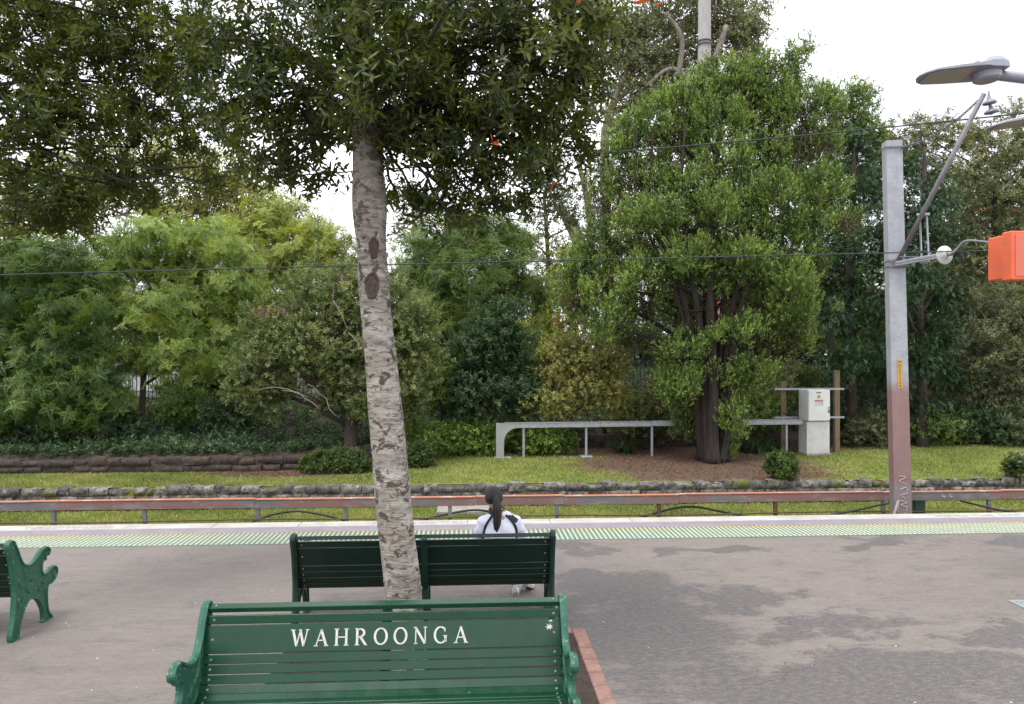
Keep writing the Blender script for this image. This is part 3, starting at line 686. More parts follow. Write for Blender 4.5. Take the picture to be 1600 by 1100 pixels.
# black cables looped under the rail
for lab, us in (('slack black cable looped under the barrier left of the trunk', [(395, 815), (430, 803), (470, 799), (520, 808), (545, 816)]),
                ('slack black cable arching under the barrier behind the seated person', [(650, 815), (700, 803), (740, 797), (775, 801), (820, 812)]),
                ('slack black cable arching under the barrier between bench and mast', [(990, 812), (1050, 795), (1085, 792), (1120, 798), (1170, 808)]),
                ('slack black cable rising under the barrier just left of the mast', [(1290, 806), (1330, 799), (1370, 790), (1390, 786)]),
                ('black cable sloping down under the barrier at the right edge', [(1500, 782), (1540, 792), (1575, 799), (1620, 803)])):
    pts = [P(u, v, 15.0) for u, v in us]; b0 = np.array(pts[0]); o = MB().tube(spline([p - b0 for p in pts], 5), .022, 6).build('cable', M_cable, None, True)
    o.location = b0; tag(o, lab, 'cable', 'black cables under the barrier')
# handwritten chainage mark on the rail web
gx = P(1509, 776, RY - .05); mk = MB(); h = .085
def four(x):
    for a, b in (((x + .02, h), (x, h * .35)), ((x, h * .35), (x + .075, h * .35)), ((x + .05, h * .6), (x + .045, 0))): seg(mk, a, b, .012, -.003, 0)
four(0); four(.155); seg(mk, (.108, .038), (.118, .038), .012, -.003, 0)
M_ = Matrix.Translation((gx[0] - .12, -.0525, zt - .14)); mk.v = [tuple(M_ @ Vector(p)) for p in mk.v]
mk.build('handwritten_mark', M_letter, bpy.data.objects['track_barrier'])

# ---------------------------------------------------------------- stone walls
def stonemat(name, cs, moss=0.5, sc_=1.0):
    m, nt, bs = newmat(name); v = coords(nt, True); a = nd(nt, 'Attribute', attribute_name='rnd')
    c = ramp(nt, a.outputs['Fac'], [(0, cs[0]), (.5, cs[1]), (1, cs[2])])
    c = mixc(nt, ramp(nt, noi(nt, v, 9, 6, .7), [(.42, (0, 0, 0)), (.6, (.85, .85, .85))]), c, tuple(x * .28 for x in cs[0]))
    if moss > .3: c = mixc(nt, ramp(nt, noi(nt, v, 5, 5, .7), [(.58, (0, 0, 0)), (.66, (.8, .8, .8))]), c, (.34, .32, .27))
    c = mixc(nt, ramp(nt, noi(nt, coords(nt, True, (.5, 1, 1)), 2.2, 5, .7), [(.68 - .2 * moss, (0, 0, 0)), (.74 - .2 * moss, (1, 1, 1))]), c, (.10, .105, .018))
    nt.links.new(c, bs.inputs['Base Color']); bs.inputs['Roughness'].default_value = .95; bump(nt, bs, noi(nt, v, 24, 6, .7), 1, .03); return m
def stone_wall(name, label, x0, x1, y, z0, z1, m, courses, th=.28, lw=(.22, .55), yf=None, jag=.03):
    root = empty(name, ((x0 + x1) / 2, y, z0)); tag(root, label, 'stone wall'); V = []; Q = []; A = []; r = random.Random(int(abs(x0 * 31 + y * 7)))
    ch = (z1 - z0) / courses
    for c in range(courses):
        x = x0 - r.uniform(0, .3)
        while x < x1:
            wd = r.uniform(*lw); a = r.random(); b = len(V); dy = (yf(x) if yf else y); o_ = r.uniform(-.03, .03); zz0 = z0 + c * ch + r.uniform(0, .02); zz1 = z0 + (c + 1) * ch - r.uniform(.004, .02) + (r.uniform(-jag, jag) if c == courses - 1 else 0)
            gx0, gx1 = x + .01, x + wd - .008; nx = 4; nz = 3
            for kz in range(nz + 1):
                for kx in range(nx + 1):
                    px = gx0 + (gx1 - gx0) * kx / nx; pz = zz0 + (zz1 - zz0) * kz / nz; edge = (kx in (0, nx)) or (kz in (0, nz))
                    V.append((px + r.uniform(-.012, .012), dy - th / 2 + (.035 if edge else 0) + o_ + r.uniform(-.014, .014), pz + r.uniform(-.008, .008)))
            for kz in range(nz):
                for kx in range(nx): i = b + kz * (nx + 1) + kx; Q.append((i, i + 1, i + nx + 2, i + nx + 1)); A.append(a)
            t0 = b + nz * (nx + 1); e = len(V)
            for kx in range(nx + 1): p = V[t0 + kx]; V.append((p[0], dy + th / 2, p[2] + r.uniform(-.01, .01)))
            for kx in range(nx): Q.append((t0 + kx, t0 + kx + 1, e + kx + 1, e + kx)); A.append(a)
            x += wd
        # mortar and core
    b = len(V); n = 60
    for k in range(n + 1):
        x = x0 + (x1 - x0) * k / n; dy = (yf(x) if yf else y)
        V += [(x, dy - th / 2 + .045, z0 - .05), (x, dy - th / 2 + .045, z1 - .04), (x, dy + th / 2, z1 - .04), (x, dy + th / 2, z0 - .05)]
    for k in range(n):
        i = b + 4 * k
        for a_, b_ in ((0, 1), (1, 2), (2, 3)): Q.append((i + a_, i + 4 + a_, i + 4 + b_, i + b_)); A.append(0)
    V = np.array(V) - np.array([(x0 + x1) / 2, y, z0]); link('stonework', fastmesh('stonework', V, Q, {'rnd': A}), m, root); return root
M_st1 = stonemat('mossy_stone', [(.085, .078, .07), (.16, .148, .13), (.24, .225, .20)], .55)
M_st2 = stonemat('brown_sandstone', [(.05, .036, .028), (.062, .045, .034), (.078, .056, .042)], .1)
stone_wall('stone_retaining_wall', 'low mossy rough stone retaining wall running along the front edge of the raised lawn', -20, 20, WALL + .1, LOW, -.585, M_st1, 3, lw=(.14, .55), jag=.05)
for k in range(0):
    pass
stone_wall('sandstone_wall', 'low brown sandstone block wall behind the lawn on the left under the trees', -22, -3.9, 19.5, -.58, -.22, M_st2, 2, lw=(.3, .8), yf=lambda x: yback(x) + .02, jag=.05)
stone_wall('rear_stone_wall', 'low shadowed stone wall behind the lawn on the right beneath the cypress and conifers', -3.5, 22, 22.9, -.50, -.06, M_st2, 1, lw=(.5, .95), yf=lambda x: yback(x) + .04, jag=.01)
s0 = G(690, 800, LOW); mb = MB(); mb.box((s0[0] - .1, s0[1] - .35, LOW - .02), (s0[0] + 1.35, s0[1] + .45, LOW + .09), .02); mb.box((s0[0] + .1, s0[1] + .46, LOW), (s0[0] + 1.2, s0[1] + .85, LOW + .2), .02)
tag(mb.build('concrete_slab', M_conc), 'pale concrete slab and step in the grass behind the seated person', 'slab')

# ---------------------------------------------------------------- overhead line mast with its bracket
MD = 14.3
def rel(u, v, D, b0): return P(u, v, D) - b0
b0 = P(1409, 830, MD); b0[2] = LOW
t0 = P(1393, 222, MD); zt_ = t0[2] - LOW; lean = t0[0] - b0[0]
root = empty('overhead_line_mast', b0); tag(root, 'galvanised steel mast with faded red lower section, wire bracket and vertical yellow number plate', 'mast')
def mastmat():
    m, nt, bs = newmat('mast_steel'); v = coords(nt, True); sp = nd(nt, 'SeparateXYZ'); nt.links.new(v, sp.inputs[0])
    g = ramp(nt, noi(nt, v, 5, 6, .7), [(.35, (.25, .26, .28)), (.6, (.32, .33, .35))])
    g = mixc(nt, ramp(nt, noi(nt, v, 30, 3), [(.6, (0, 0, 0)), (.66, (.7, .7, .7))]), g, (.40, .41, .43))
    zr = nd(nt, 'Math', operation='MULTIPLY_ADD'); zr.inputs[1].default_value = .12; nt.links.new(noi(nt, v, 3, 4), zr.inputs[0]); nt.links.new(sp.outputs[2], zr.inputs[2])
    def band(a, b): r_ = nd(nt, 'MapRange'); r_.inputs[1].default_value = a; r_.inputs[2].default_value = b; nt.links.new(zr.outputs[0], r_.inputs[0]); return r_.outputs[0]
    red = ramp(nt, noi(nt, v, 4, 5), [(.3, (.24, .145, .138)), (.7, (.20, .125, .118))])
    c = mixc(nt, band(2.06, 1.76), g, red); c = mixc(nt, band(.05, -.02), c, (.20, .17, .165))
    nt.links.new(c, bs.inputs['Base Color']); bs.inputs['Roughness'].default_value = .6; bs.inputs['Metallic'].default_value = .15
    bump(nt, bs, noi(nt, v, 20, 5), .15, .004); return m
M_mast = mastmat(); M_tag = mat('yellow_plate', (.72, .40, .06), (.66, .36, .05), .5, 8, bmp=0)
# open channel section: front face and a left flange face, set slightly askew
ang = R(-12); ca, sa = math.cos(ang), math.sin(ang); Wd, Dp, th = .315, .27, .02
sec = [(-Wd / 2, -Dp / 2), (Wd / 2, -Dp / 2), (Wd / 2, Dp / 2), (Wd / 2 - th, Dp / 2), (Wd / 2 - th, -Dp / 2 + th), (-Wd / 2 + th, -Dp / 2 + th), (-Wd / 2 + th, Dp / 2), (-Wd / 2, Dp / 2)]
sec = [(x * ca - y * sa, x * sa + y * ca) for x, y in sec]
mb = MB(); n = len(sec); v = [(x, y, -.3) for x, y in sec] + [(x * .93 + lean, y * .93, zt_) for x, y in sec]
mb.add(v, [tuple(range(n - 1, -1, -1)), tuple(range(n, 2 * n))] + [(k, (k + 1) % n, n + (k + 1) % n, n + k) for k in range(n)])
o = mb.build('post', M_mast, root); bevel(o, .004, 2)
def at_mast(z, dx=0, dy=0):   # point on the post front at height z above its base
    t = z / zt_; return Vector((lean * t + dx * ca - dy * sa, dx * sa + dy * ca, z))
# number plate with its characters down the face
zp = P(1404, 584, MD)[2] - LOW; c_ = at_mast(zp, -.008, -Dp / 2 - .004)
Mp = Matrix.Translation(c_) @ Matrix.Rotation(math.atan2(lean, zt_), 4, 'Y') @ Matrix.Rotation(ang, 4, 'Z')
pl = MB().box((-.042, -.004, -.275), (.042, 0, .275), .002, Mp).build('number_plate', M_tag, root)
for k, ch in enumerate('MH22+709'):
    text_obj(ch, 'character', .085, M_cable, pl, Mp @ Matrix.Translation((0, -.0055, .205 - k * .066)) @ Matrix.Rotation(R(90), 4, 'X') @ Matrix.Scale(1.0, 4, (1, 0, 0)) @ Matrix.Scale(.82, 4, (0, 1, 0)), .0008)
# clamps
for nm, v_, sz in (('top_clamp', 233, .035), ('bracket_clamp', 413, .05)):
    z = P(1395, v_, MD)[2] - LOW; mb = MB()
    for dz in ((0,) if nm == 'top_clamp' else (-.05, .05)):
        M = Matrix.Translation(at_mast(z + dz)) @ Matrix.Rotation(ang, 4, 'Z')
        mb.box((-Wd / 2 - .03, -Dp / 2 - .035, -sz / 2), (Wd / 2 + .03, -Dp / 2 - .012, sz / 2), .003, M); mb.box((-Wd / 2 - .03, Dp / 2 + .012, -sz / 2), (Wd / 2 + .03, Dp / 2 + .035, sz / 2), .003, M)
        for s in (-1, 1): mb.tube([M @ Vector((s * (Wd / 2 + .018), -Dp / 2 - .05, 0)), M @ Vector((s * (Wd / 2 + .018), Dp / 2 + .05, 0))], .010, 6)
    if nm == 'bracket_clamp': mb.box((-.02, -Dp / 2 - .20, .09), (Wd / 2 + .14, -Dp / 2 - .036, .11), .002, Matrix.Translation(at_mast(z)) @ Matrix.Rotation(ang, 4, 'Z'))
    mb.build(nm, M_galvd, root)
M_tube = mat('bracket_tube', (.22, .20, .23), (.30, .27, .27), .6, 8, metal=.3, bmp=.1)
A0 = rel(1403, 408, MD - .22, b0); A1 = rel(1538, 146, 12.75, b0); mb = MB(); mb.tube([A0, A1], [.045, .040], 10); mb.build('diagonal_strut', M_tube, root, True)
B0 = rel(1400, 412, MD - .22, b0); B1 = rel(1466, 400, 13.3, b0); mb = MB()
d_ = (B1 - B0)
for off in (-.028, .028): mb.tube([B0 + np.array([0, 0, off]), B1 + np.array([0, 0, off])], .020, 6)
mb.tube([B0, B1], .024, 4); mb.build('registration_arm', M_galv, root)
I0 = Vector(rel(1466, 400, 13.3, b0)); I1 = Vector(rel(1487, 397, 13.0, b0)); q = (I1 - I0).to_track_quat('Z', 'Y').to_matrix().to_4x4(); ln = (I1 - I0).length
mb = MB(); ctr = (I0 + I1) / 2
mb.lathe([(.03, -.11), (.05, -.08), (.06, -.05), (.15, -.035), (.165, -.02), (.165, .0), (.15, .015), (.06, .02), (.055, .05), (.03, .07)], 24, Matrix.Translation(ctr) @ q); mb.build('disc_insulator', M_porc, root, True)
mb = MB(); mb.tube([ctr + (I1 - I0).normalized() * .05, I1], .032, 8); pts = [rel(1487, 397, 13.0, b0), rel(1496, 388, 12.95, b0), rel(1508, 377, 12.85, b0), rel(1530, 377, 12.7, b0), rel(1575, 383, 12.4, b0)]
mb.tube(spline(pts, 5), .022, 8); mb.build('steady_arm', M_galvd, root, True)
mb = MB()
for u_, du in ((1437, 3), (1448, 3)):
    mb.tube([rel(u_, 336, 13.75, b0), rel(u_ + du, 406 - (u_ - 1437) * .5, 13.7, b0)], .017, 6)
mb.tube([rel(1432, 336, 13.8, b0), rel(1453, 335, 13.7, b0)], .028, 6); mb.tube([rel(1438, 410, 13.7, b0), rel(1452, 408, 13.6, b0)], .028, 6); mb.build('hanger_rods', M_galv, root)
# stay chain from the strut head to the mast top
C0 = np.array(rel(1538, 148, 12.75, b0)); C1 = np.array(rel(1408, 231, MD - .2, b0)); mb = MB(); n = 42
for k in range(n):
    t = (k + .5) / n; c = C0 + (C1 - C0) * t; c[2] -= .16 * math.sin(math.pi * t); dd = Vector(C1 - C0).normalized(); qq = dd.to_track_quat('X', 'Z').to_matrix().to_4x4()
    M = Matrix.Translation(c) @ qq @ Matrix.Rotation(R(90) * (k % 2), 4, 'X')
    mb.tube([M @ Vector((.042 * math.cos(a), .019 * math.sin(a), 0)) for a in np.linspace(0, 2 * math.pi, 9)], .0075, 4, False)
mb.build('stay_chain', M_galvd, root)
H0 = np.array(rel(1545, 142, 12.7, b0)); mb = MB(); mb.tube([H0, H0 - [0, 0, .12]], .014, 6)
for k in range(2):
    mb.lathe([(.03, 0), (.035, -.05), (.09, -.075), (.115, -.11), (.10, -.125), (.05, -.12), (.02, -.15)], 16, Matrix.Translation(H0 + [.03 * k, 0, -.10 - k * .155]) @ Matrix.Rotation(R(-8), 4, 'Y'))
mb.build('hanging_insulator', mat('glazed_grey', (.28, .27, .33), (.24, .23, .29), .3, 8, bmp=0), root, True)
# pale ladder rail leaning on the mast foot and white chalky scrawl near its base
M_scr = mat('chalky_scrawl', (.42, .38, .36), (.48, .45, .43), .8, 30)
zb = lambda v_: P(1408, v_, MD)[2] - LOW
for pts in ([(1404, 742), (1414, 744), (1404, 750), (1415, 755)], [(1405, 763), (1414, 760), (1416, 768), (1406, 772), (1413, 778)], [(1404, 780), (1415, 783), (1405, 787), (1416, 790)],
            [(1402, 784), (1402, 797), (1406, 803), (1412, 800), (1415, 790)]):
    ps = [];
    for u_, v_ in pts:
        z = zb(v_); ps.append(at_mast(z, (u_ - 1409.5) / 81 * .95 , -Dp / 2 - .0015))
    ps = [Vector(p) for p in spline([tuple(p) for p in ps], 5)]
    mb = MB(); mb.tube(ps, .010, 5); mb.build('scrawl', M_scr, root)
# green channel posts behind the mast
g0 = P(1434, 815, 15.2); g0[2] = LOW; mb = MB()
for dx, wd in ((-.13, .05), (-.02, .13), (.09, .09)): mb.box((dx - wd / 2, -.04, 0), (dx + wd / 2, .03, .66), .004)
mb.box((-.16, .031, .1), (.14, .05, .6)); o = mb.build('trackside_box', mat('dark_green_enamel', (.012, .045, .03), (.018, .06, .04), .5, 6)); o.location = g0; tag(o, 'small dark green ribbed box under the barrier just right of the mast', 'equipment box')
p0 = P(1386, 806, MD - .3); p1 = P(1404, 782, MD - .2); mb = MB(); mb.tube([(0, 0, -.4), p1 - p0], .03, 4); o = mb.build('timber_brace', mat('pale_timber', (.45, .36, .32), None, .8, 6)); o.location = p0; tag(o, 'short pale brace leaning on the foot of the mast', 'brace')

# ---------------------------------------------------------------- wires
def wire(name, label, keys, D, r_, us=None, group='overhead wires along the track'):
    """keys are (u, v) samples: heights are read there, and a smooth wire is strung at track depth D"""
    pts = []
    for u, v in keys: p = P(u, v, D); s = (D - 0) / p[1]; d = (p - CAM) * s; pts.append(CAM + d)
    pts = np.array(pts); c = np.polyfit(pts[:, 0], pts[:, 2], 2); X = np.linspace(-26, 26, 90); b = np.array([0, D, LOW])
    mb = MB(); mb.tube([(x, 0, np.polyval(c, x) - LOW) for x in X], r_, 5); o = mb.build(name, M_wire, None, True); o.location = b; tag(o, label, 'wire', group); return c
cc_ = wire('contact_wire', 'lower overhead wire crossing the whole picture in front of the trees', [(0, 430), (300, 421.5), (560, 414), (900, 406.5), (1200, 400.5), (1400, 395), (1550, 391)], 12.6, .011)
cm_ = wire('catenary_wire', 'upper overhead wire sagging down leftwards from the hanging insulators', [(400, 278), (550, 268), (900, 242), (1100, 226), (1300, 208), (1440, 193), (1545, 183)], 12.6, .013)
for k, u in enumerate((205, 497, 938, 1156, 1438)):
    p = P(u, 400, 12.6); x = p[0] * 12.6 / p[1]; a, b = np.polyval(cc_, x), np.polyval(cm_, x)
    mb = MB(); mb.tube([(0, 0, .0), (0, 0, b - a)], .006, 4); mb.box((-.05, -.012, -.02), (.05, .012, .025)); o = mb.build('dropper_wire', M_wire); o.location = (x, 12.6, a)
    tag(o, ['thin dropper wire hanging down inside the left leaves', 'thin dropper wire between the overhead wires just left of the trunk', 'thin dropper wire in front of the pale eucalypt trunk', 'thin dropper wire in front of the right side of the cypress', 'thin dropper wire just right of the mast'][k], 'wire', 'dropper wires')

# ---------------------------------------------------------------- platform lamps and the orange sign box
def lamp(label, tip, D, length, rot, tilt):
    """a flat LED street lamp head; tip is the pixel of its left tip"""
    p = P(tip[0], tip[1], D); root = empty('platform_lamp', (p[0] + 3.2, p[1] + .6, 0), 0); tag(root, label, 'street lamp', 'lamps over the platform')
    b = np.array(root.location); M = Matrix.Translation(p - b) @ Matrix.Rotation(rot, 4, 'Z') @ Matrix.Rotation(tilt[0], 4, 'X') @ Matrix.Rotation(tilt[1], 4, 'Y') @ Matrix.Scale(length, 4)
    # thin tapered blade widening to a rear gear housing
    mb = MB(); secs = [(0.0, .05, .000, .020), (.05, .13, -.004, .030), (.14, .19, -.006, .040), (.40, .215, -.008, .052), (.62, .22, -.010, .060), (.70, .22, -.012, .085), (.78, .20, -.020, .125), (.92, .17, -.020, .130), (1.0, .13, -.012, .105)]
    V = []; 
    for x, hw, lo, hi in secs: V += [(x, -hw, lo), (x, hw, lo), (x, hw, lo + (hi - lo) * .55), (x, hw * .7, hi), (x, -hw * .7, hi), (x, -hw, lo + (hi - lo) * .55)]
    Fc = [(k * 6 + j, k * 6 + (j + 1) % 6, k * 6 + 6 + (j + 1) % 6, k * 6 + 6 + j) for k in range(len(secs) - 1) for j in range(6)] + [(5, 4, 3, 2, 1, 0), tuple(range((len(secs) - 1) * 6, len(secs) * 6))]
    mb.add([tuple(M @ Vector(q)) for q in V], Fc); o = mb.build('lamp_head', M_lamp, root); bevel(o, .006, 2)
    # window-like bottom lens
    ln = MB().prism([(.07, -.11), (.17, -.165), (.58, -.18), (.58, .18), (.17, .165), (.07, .11)], 2, -.0135, -.0085); ln.v = [tuple(M @ Vector(q)) for q in ln.v]; ln.build('lens', M_lens, o)
    mb = MB(); mb.lathe([(.10, -.11), (.125, -.09), (.135, -.02), (.135, .02)], 20, M @ Matrix.Translation((.80, 0, 0)) @ Matrix.Scale(1.25, 4, (1, 0, 0))); mb.build('spigot_housing', M_lamp, root, False)
    mb = MB(); mb.lathe([(.05, 0), (.055, .03), (.045, .05), (.01, .055)], 14, M @ Matrix.Translation((.74, .05, .095))); mb.build('light_sensor', M_cable, root, True)
    e = M @ Vector((.93, 0, -.05)); mb = MB(); mb.tube([e, e + Vector((.9, .12, -.03)), Vector((-.1, 0, p[2] - .2)), Vector((0, 0, p[2] - .7)), Vector((0, 0, 0))], [.04, .042, .045, .05, .07], 12); mb.build('pole', M_lamp, root, True)
lamp('grey flat lamp head on an arm at the upper right, complete against the sky', (1434, 122), 6.0, .69, R(-4), (R(-6), R(-5)))
lamp('second grey lamp head just below, mostly cut off by the right edge', (1546, 200), 7.6, .69, R(4), (R(-4), R(-11)))
sp = P(1573, 400, 7.2); root = empty('platform_sign', (sp[0] + 1.1, sp[1], 0)); tag(root, 'orange sign box cut off at the right edge beside the insulator', 'sign')
bq = np.array(root.location); z0, z1 = P(1573, 438, 7.2)[2], P(1573, 362, 7.2)[2]
mb = MB(); mb.box((sp[0] - bq[0], -.06, z0), (.55, .06, z1), .008); fp = mb.build('front_panel', M_orange, root); MB().box((sp[0] - bq[0] + .04, -.066, z0 + .035), (.52, -.061, z1 - .035), .002).build('face', mat('faded_orange', (.66, .17, .10), (.60, .15, .09), .5, 2, k=.85), fp)
x1_ = P(1551, 400, 7.5)[0] - bq[0]; z2, z3 = P(1551, 438, 7.5)[2], P(1551, 371, 7.5)[2]
mb = MB(); mb.box((x1_, .065, z2), (.5, .36, z3), .008); mb.box((x1_ - .012, .055, z2 - .004), (x1_ + .03, .075, z3 + .004), .003); mb.build('rear_box', M_orange, root)
mb = MB(); mb.tube([(.25, .12, 0), (.25, .12, z1 + .4)], .06, 14); mb.build('pole', M_lamp, root, True)

# ---------------------------------------------------------------- trackside cabinet, its frame and the cable trough
CD = 21.7
cb = P(1272, 709, CD); cb[2] = gz(cb[0], cb[1]) - .01; root = empty('electrical_cabinet', cb); tag(root, 'white electrical cabinet with warning labels on a pale plinth at the back of the lawn', 'cabinet')
k = CD / F; hu = (709 - 607) * k
Rz = Matrix.Rotation(R(6), 4, 'Z')
mb = MB(); mb.box((-.37, -.24, 0), (.40, .26, .07), .01, Rz); mb.build('base', M_conc, root)
mb = MB(); mb.box((-.345, -.20, .07), (.365, .24, (709 - 656) * k), .008, Rz); mb.build('plinth', M_whitepl, root)
zt2 = (709 - 655) * k
mb = MB(); mb.box((-.34, -.25, zt2), (.335, .24, hu), .01, Rz); body = mb.build('enclosure', M_white, root)
mb = MB(); mb.box((-.325, -.27, zt2 + .015), (.33, -.252, hu - .012), .004, Rz); door = mb.build('door', M_white, root)
mb = MB(); mb.box((.285, -.30, zt2 + .36), (.315, -.272, zt2 + .40), .002, Rz); mb.box((.27, -.29, zt2 + .24), (.325, -.272, zt2 + .33), .003, Rz); mb.build('handle', M_galvd, door)
def lab(nm, m_, a, b, parent=door): return MB().box((a[0], -.2745, zt2 + a[1]), (b[0], -.272, zt2 + b[1]), 0, Rz).build(nm, m_, parent)
M_red = mat('sign_red', (.50, .03, .06), None, .5, 5, bmp=0); M_lw = mat('label_white', (.75, .75, .75), None, .5, 5, bmp=0); M_yel = mat('label_yellow', (.65, .38, .03), None, .5, 5, bmp=0)
lab('identity_plate', M_galvd, (-.10, .80), (.055, .835)); q = MB(); q.lathe([(.055, 0), (.05, .003)], 8, Rz @ Matrix.Translation((-.02, -.272, zt2 + .70)) @ Matrix.Rotation(R(90), 4, 'X')); q.build('hazard_emblem', M_yel, door)
lab('warning_header', M_red, (-.14, .565), (.11, .61)); lab('warning_text_panel', M_lw, (-.125, .45), (.12, .56))
text_obj('DANGER', 'warning_lettering', .045, M_lw, door, Rz @ Matrix.Translation((-.015, -.2755, zt2 + .572)) @ Matrix.Rotation(R(90), 4, 'X'), .0003)
for i, (u, v0, v1) in enumerate(((1223, 590, 703), (1307, 575, 706))):
    q = P(u, v1, 22.1); q[2] = gz(q[0], q[1]) - .05; mb = MB(); mb.box((-.075, -.06, 0), (.075, .06, (v1 - v0) * 22.1 / F), .01); o = mb.build('timber_post', M_timber); o.location = q
    tag(o, ('mossy timber post left of the white cabinet', 'brown timber post right of the white cabinet')[i], 'post', 'timber posts beside the cabinet')
for v0, l_ in ((608, 'upper'), (652.5, 'lower')):
    a = P(1210, v0, 21.95); b = P(1322, v0, 21.95); mb = MB(); mb.box((0, -.025, -.03), (b[0] - a[0], .025, .03), .003); o = mb.build('support_rail', M_galv); o.location = a
    tag(o, l_ + ' galvanised rail across the timber posts behind the cabinet', 'rail', 'rails behind the cabinet')
ta = P(775, 663, 21.0); tb = P(1252, 657, 21.6); d = tb - ta; d[2] = 0; ln = np.linalg.norm(d); az = math.atan2(d[1], d[0])
root = empty('cable_trough', (ta[0], ta[1], gz(ta[0], ta[1])), az); tag(root, 'long galvanised cable trough on thin posts with a curved end leading to the cabinet', 'cable trough')
zr = ta[2] - gz(ta[0], ta[1]) + .03; dzr = (tb[2] - ta[2])
mb = MB(); n = 6
for i in range(n):
    a_, b_ = ln * i / n, ln * (i + 1) / n; st = max(a_ + .004, .25)
    mb.box((st, -.09, zr - .13 + dzr * i / n), (b_ - .004, .09, zr + dzr * i / n), .005); mb.box((st - .02, -.105, zr + .001 + dzr * i / n), (b_ - .02, .105, zr + .014 + dzr * i / n), .002)
for i in range(26): x = .6 + i * (ln - .8) / 26; q = zr + dzr * x / ln; mb.box((x - .012, -.098, q - .09), (x + .012, -.0905, q - .07))
mb.build('channel', M_galv, root)
prof = [(0, .04), (.22, .04), (.22, .45)] + [(.22 + .38 * (1 - math.cos(t)), .45 + .0 + (zr - .13 - .45) * math.sin(t)) for t in np.linspace(.15, math.pi / 2, 8)] + [(.60, zr), (0, zr)]
mb = MB().prism(prof, 1, -.095, .095); o = mb.build('curved_end', mat('grey_cover', (.38, .39, .38), (.33, .34, .33), .55, 6), root); MB().box((-.05, -.14, -.02), (.42, .14, .04), .01).build('footing', M_conc, root)
for u in (817, 913, 1015, 1228):
    t = (u - 775) / (1252 - 775) * ln; gzz = gz(*(ta + d * t / ln)[:2]) - gz(ta[0], ta[1]); q = MB(); q.box((t - .03, -.03, gzz - .02), (t + .03, .03, zr - .13 + dzr * t / ln - .003), .004)
    if u in (913,): q.box((t - .16, -.14, gzz - .02), (t + .16, .14, gzz + .045), .01)
    q.build('post', M_galv, root)

# ---------------------------------------------------------------- the seated person
def skin(joints, bones, voxel=.012, extra=None, smooth=6, name='tmp'):
    """one continuous skin grown over connected joints, fused by a voxel remesh"""
    base = bpy.data.meshes.new(name); mb = MB(); rad = {n: (r_ if hasattr(r_, '__len__') else (r_, r_)) for n, (p_, r_) in joints.items()}
    for n, (p_, _) in joints.items(): mb.add(*ellipsoid(p_, (rad[n][0], rad[n][1], min(rad[n])), 14, 10))
    for a, b in bones:
        pa, pb = Vector(joints[a][0]), Vector(joints[b][0]); d = (pb - pa).normalized(); xr = Vector((1, 0, 0)) if abs(d.x) < .8 else Vector((0, 0, 1))
        x = (xr - d * xr.dot(d)).normalized(); y = d.cross(x); V = []; n = 14; m_ = 6
        for i in range(m_ + 1):
            t = i / m_; rx = rad[a][0] * (1 - t) + rad[b][0] * t; ry = rad[a][1] * (1 - t) + rad[b][1] * t; c = pa.lerp(pb, t)
            V += [tuple(c + x * math.cos(2 * math.pi * k / n) * rx + y * math.sin(2 * math.pi * k / n) * ry) for k in range(n)]
        mb.add(V, [(i * n + k, i * n + (k + 1) % n, (i + 1) * n + (k + 1) % n, (i + 1) * n + k) for i in range(m_) for k in range(n)] + [tuple(range(n - 1, -1, -1)), tuple(range(m_ * n, m_ * n + n))])
    base.from_pydata(mb.v, [], mb.f); base.update(); import bmesh
    bm = bmesh.new(); bm.from_mesh(base); bmesh.ops.recalc_face_normals(bm, faces=bm.faces); bm.to_mesh(base); bm.free()
    if extra:
        for V, Fc in extra:
            q = bpy.data.meshes.new('x'); q.from_pydata(V, [], Fc); import bmesh
            bm = bmesh.new(); bm.from_mesh(base); bm.from_mesh(q); bm.to_mesh(base); bm.free()
    o = bpy.data.objects.new(name, base); COL.objects.link(o)
    if voxel:
        rm = o.modifiers.new('r', 'REMESH'); rm.mode = 'VOXEL'; rm.voxel_size = voxel; sm = o.modifiers.new('s', 'SMOOTH'); sm.factor = .5; sm.iterations = smooth
        bpy.context.view_layer.update(); out = bpy.data.meshes.new_from_object(o.evaluated_get(bpy.context.evaluated_depsgraph_get()))
    else: out = base.copy()
    bpy.data.objects.remove(o); return out
def ellipsoid(c, r_, n=20, m_=14, rot=None, f=None):
    V = []; c = Vector(c)
    for i in range(m_ + 1):
        th_ = math.pi * i / m_
        for k in range(n):
            a = 2 * math.pi * k / n; p = Vector((math.sin(th_) * math.cos(a) * r_[0], math.sin(th_) * math.sin(a) * r_[1], math.cos(th_) * r_[2]))
            if f: p = f(p)
            if rot: p = rot @ p
            V.append(tuple(c + p))
    return V, [(i * n + k, i * n + (k + 1) % n, (i + 1) * n + (k + 1) % n, (i + 1) * n + k) for i in range(m_) for k in range(n)]
M_skin = mat('skin', (.50, .30, .22), (.46, .27, .20), .5, 10, bmp=.03); M_hair = mat('black_hair', (.010, .008, .007), (.016, .012, .011), .68, 3, scale=(30, 30, 1.2), bmp=.8, bd=.004)
M_jack = mat('white_jacket', (.66, .67, .78), (.60, .61, .71), .8, 6, bmp=.3, bd=.015, k=.95); M_trim = mat('black_trim', (.012, .012, .016), None, .7, 20)
M_legs = mat('black_leggings', (.02, .02, .025), None, .8, 20); M_shoe = mat('white_shoe', (.80, .78, .76), (.66, .64, .63), .6, 14, k=.9); M_sole = mat('shoe_sole', (.45, .43, .42), None, .7, 14)
pc = P(782, 850, 7.02); pr = empty('person', (pc[0], 7.0, 0)); tag(pr, 'seated person seen from behind with black ponytail, white jacket with black piping and white shoes', 'person')
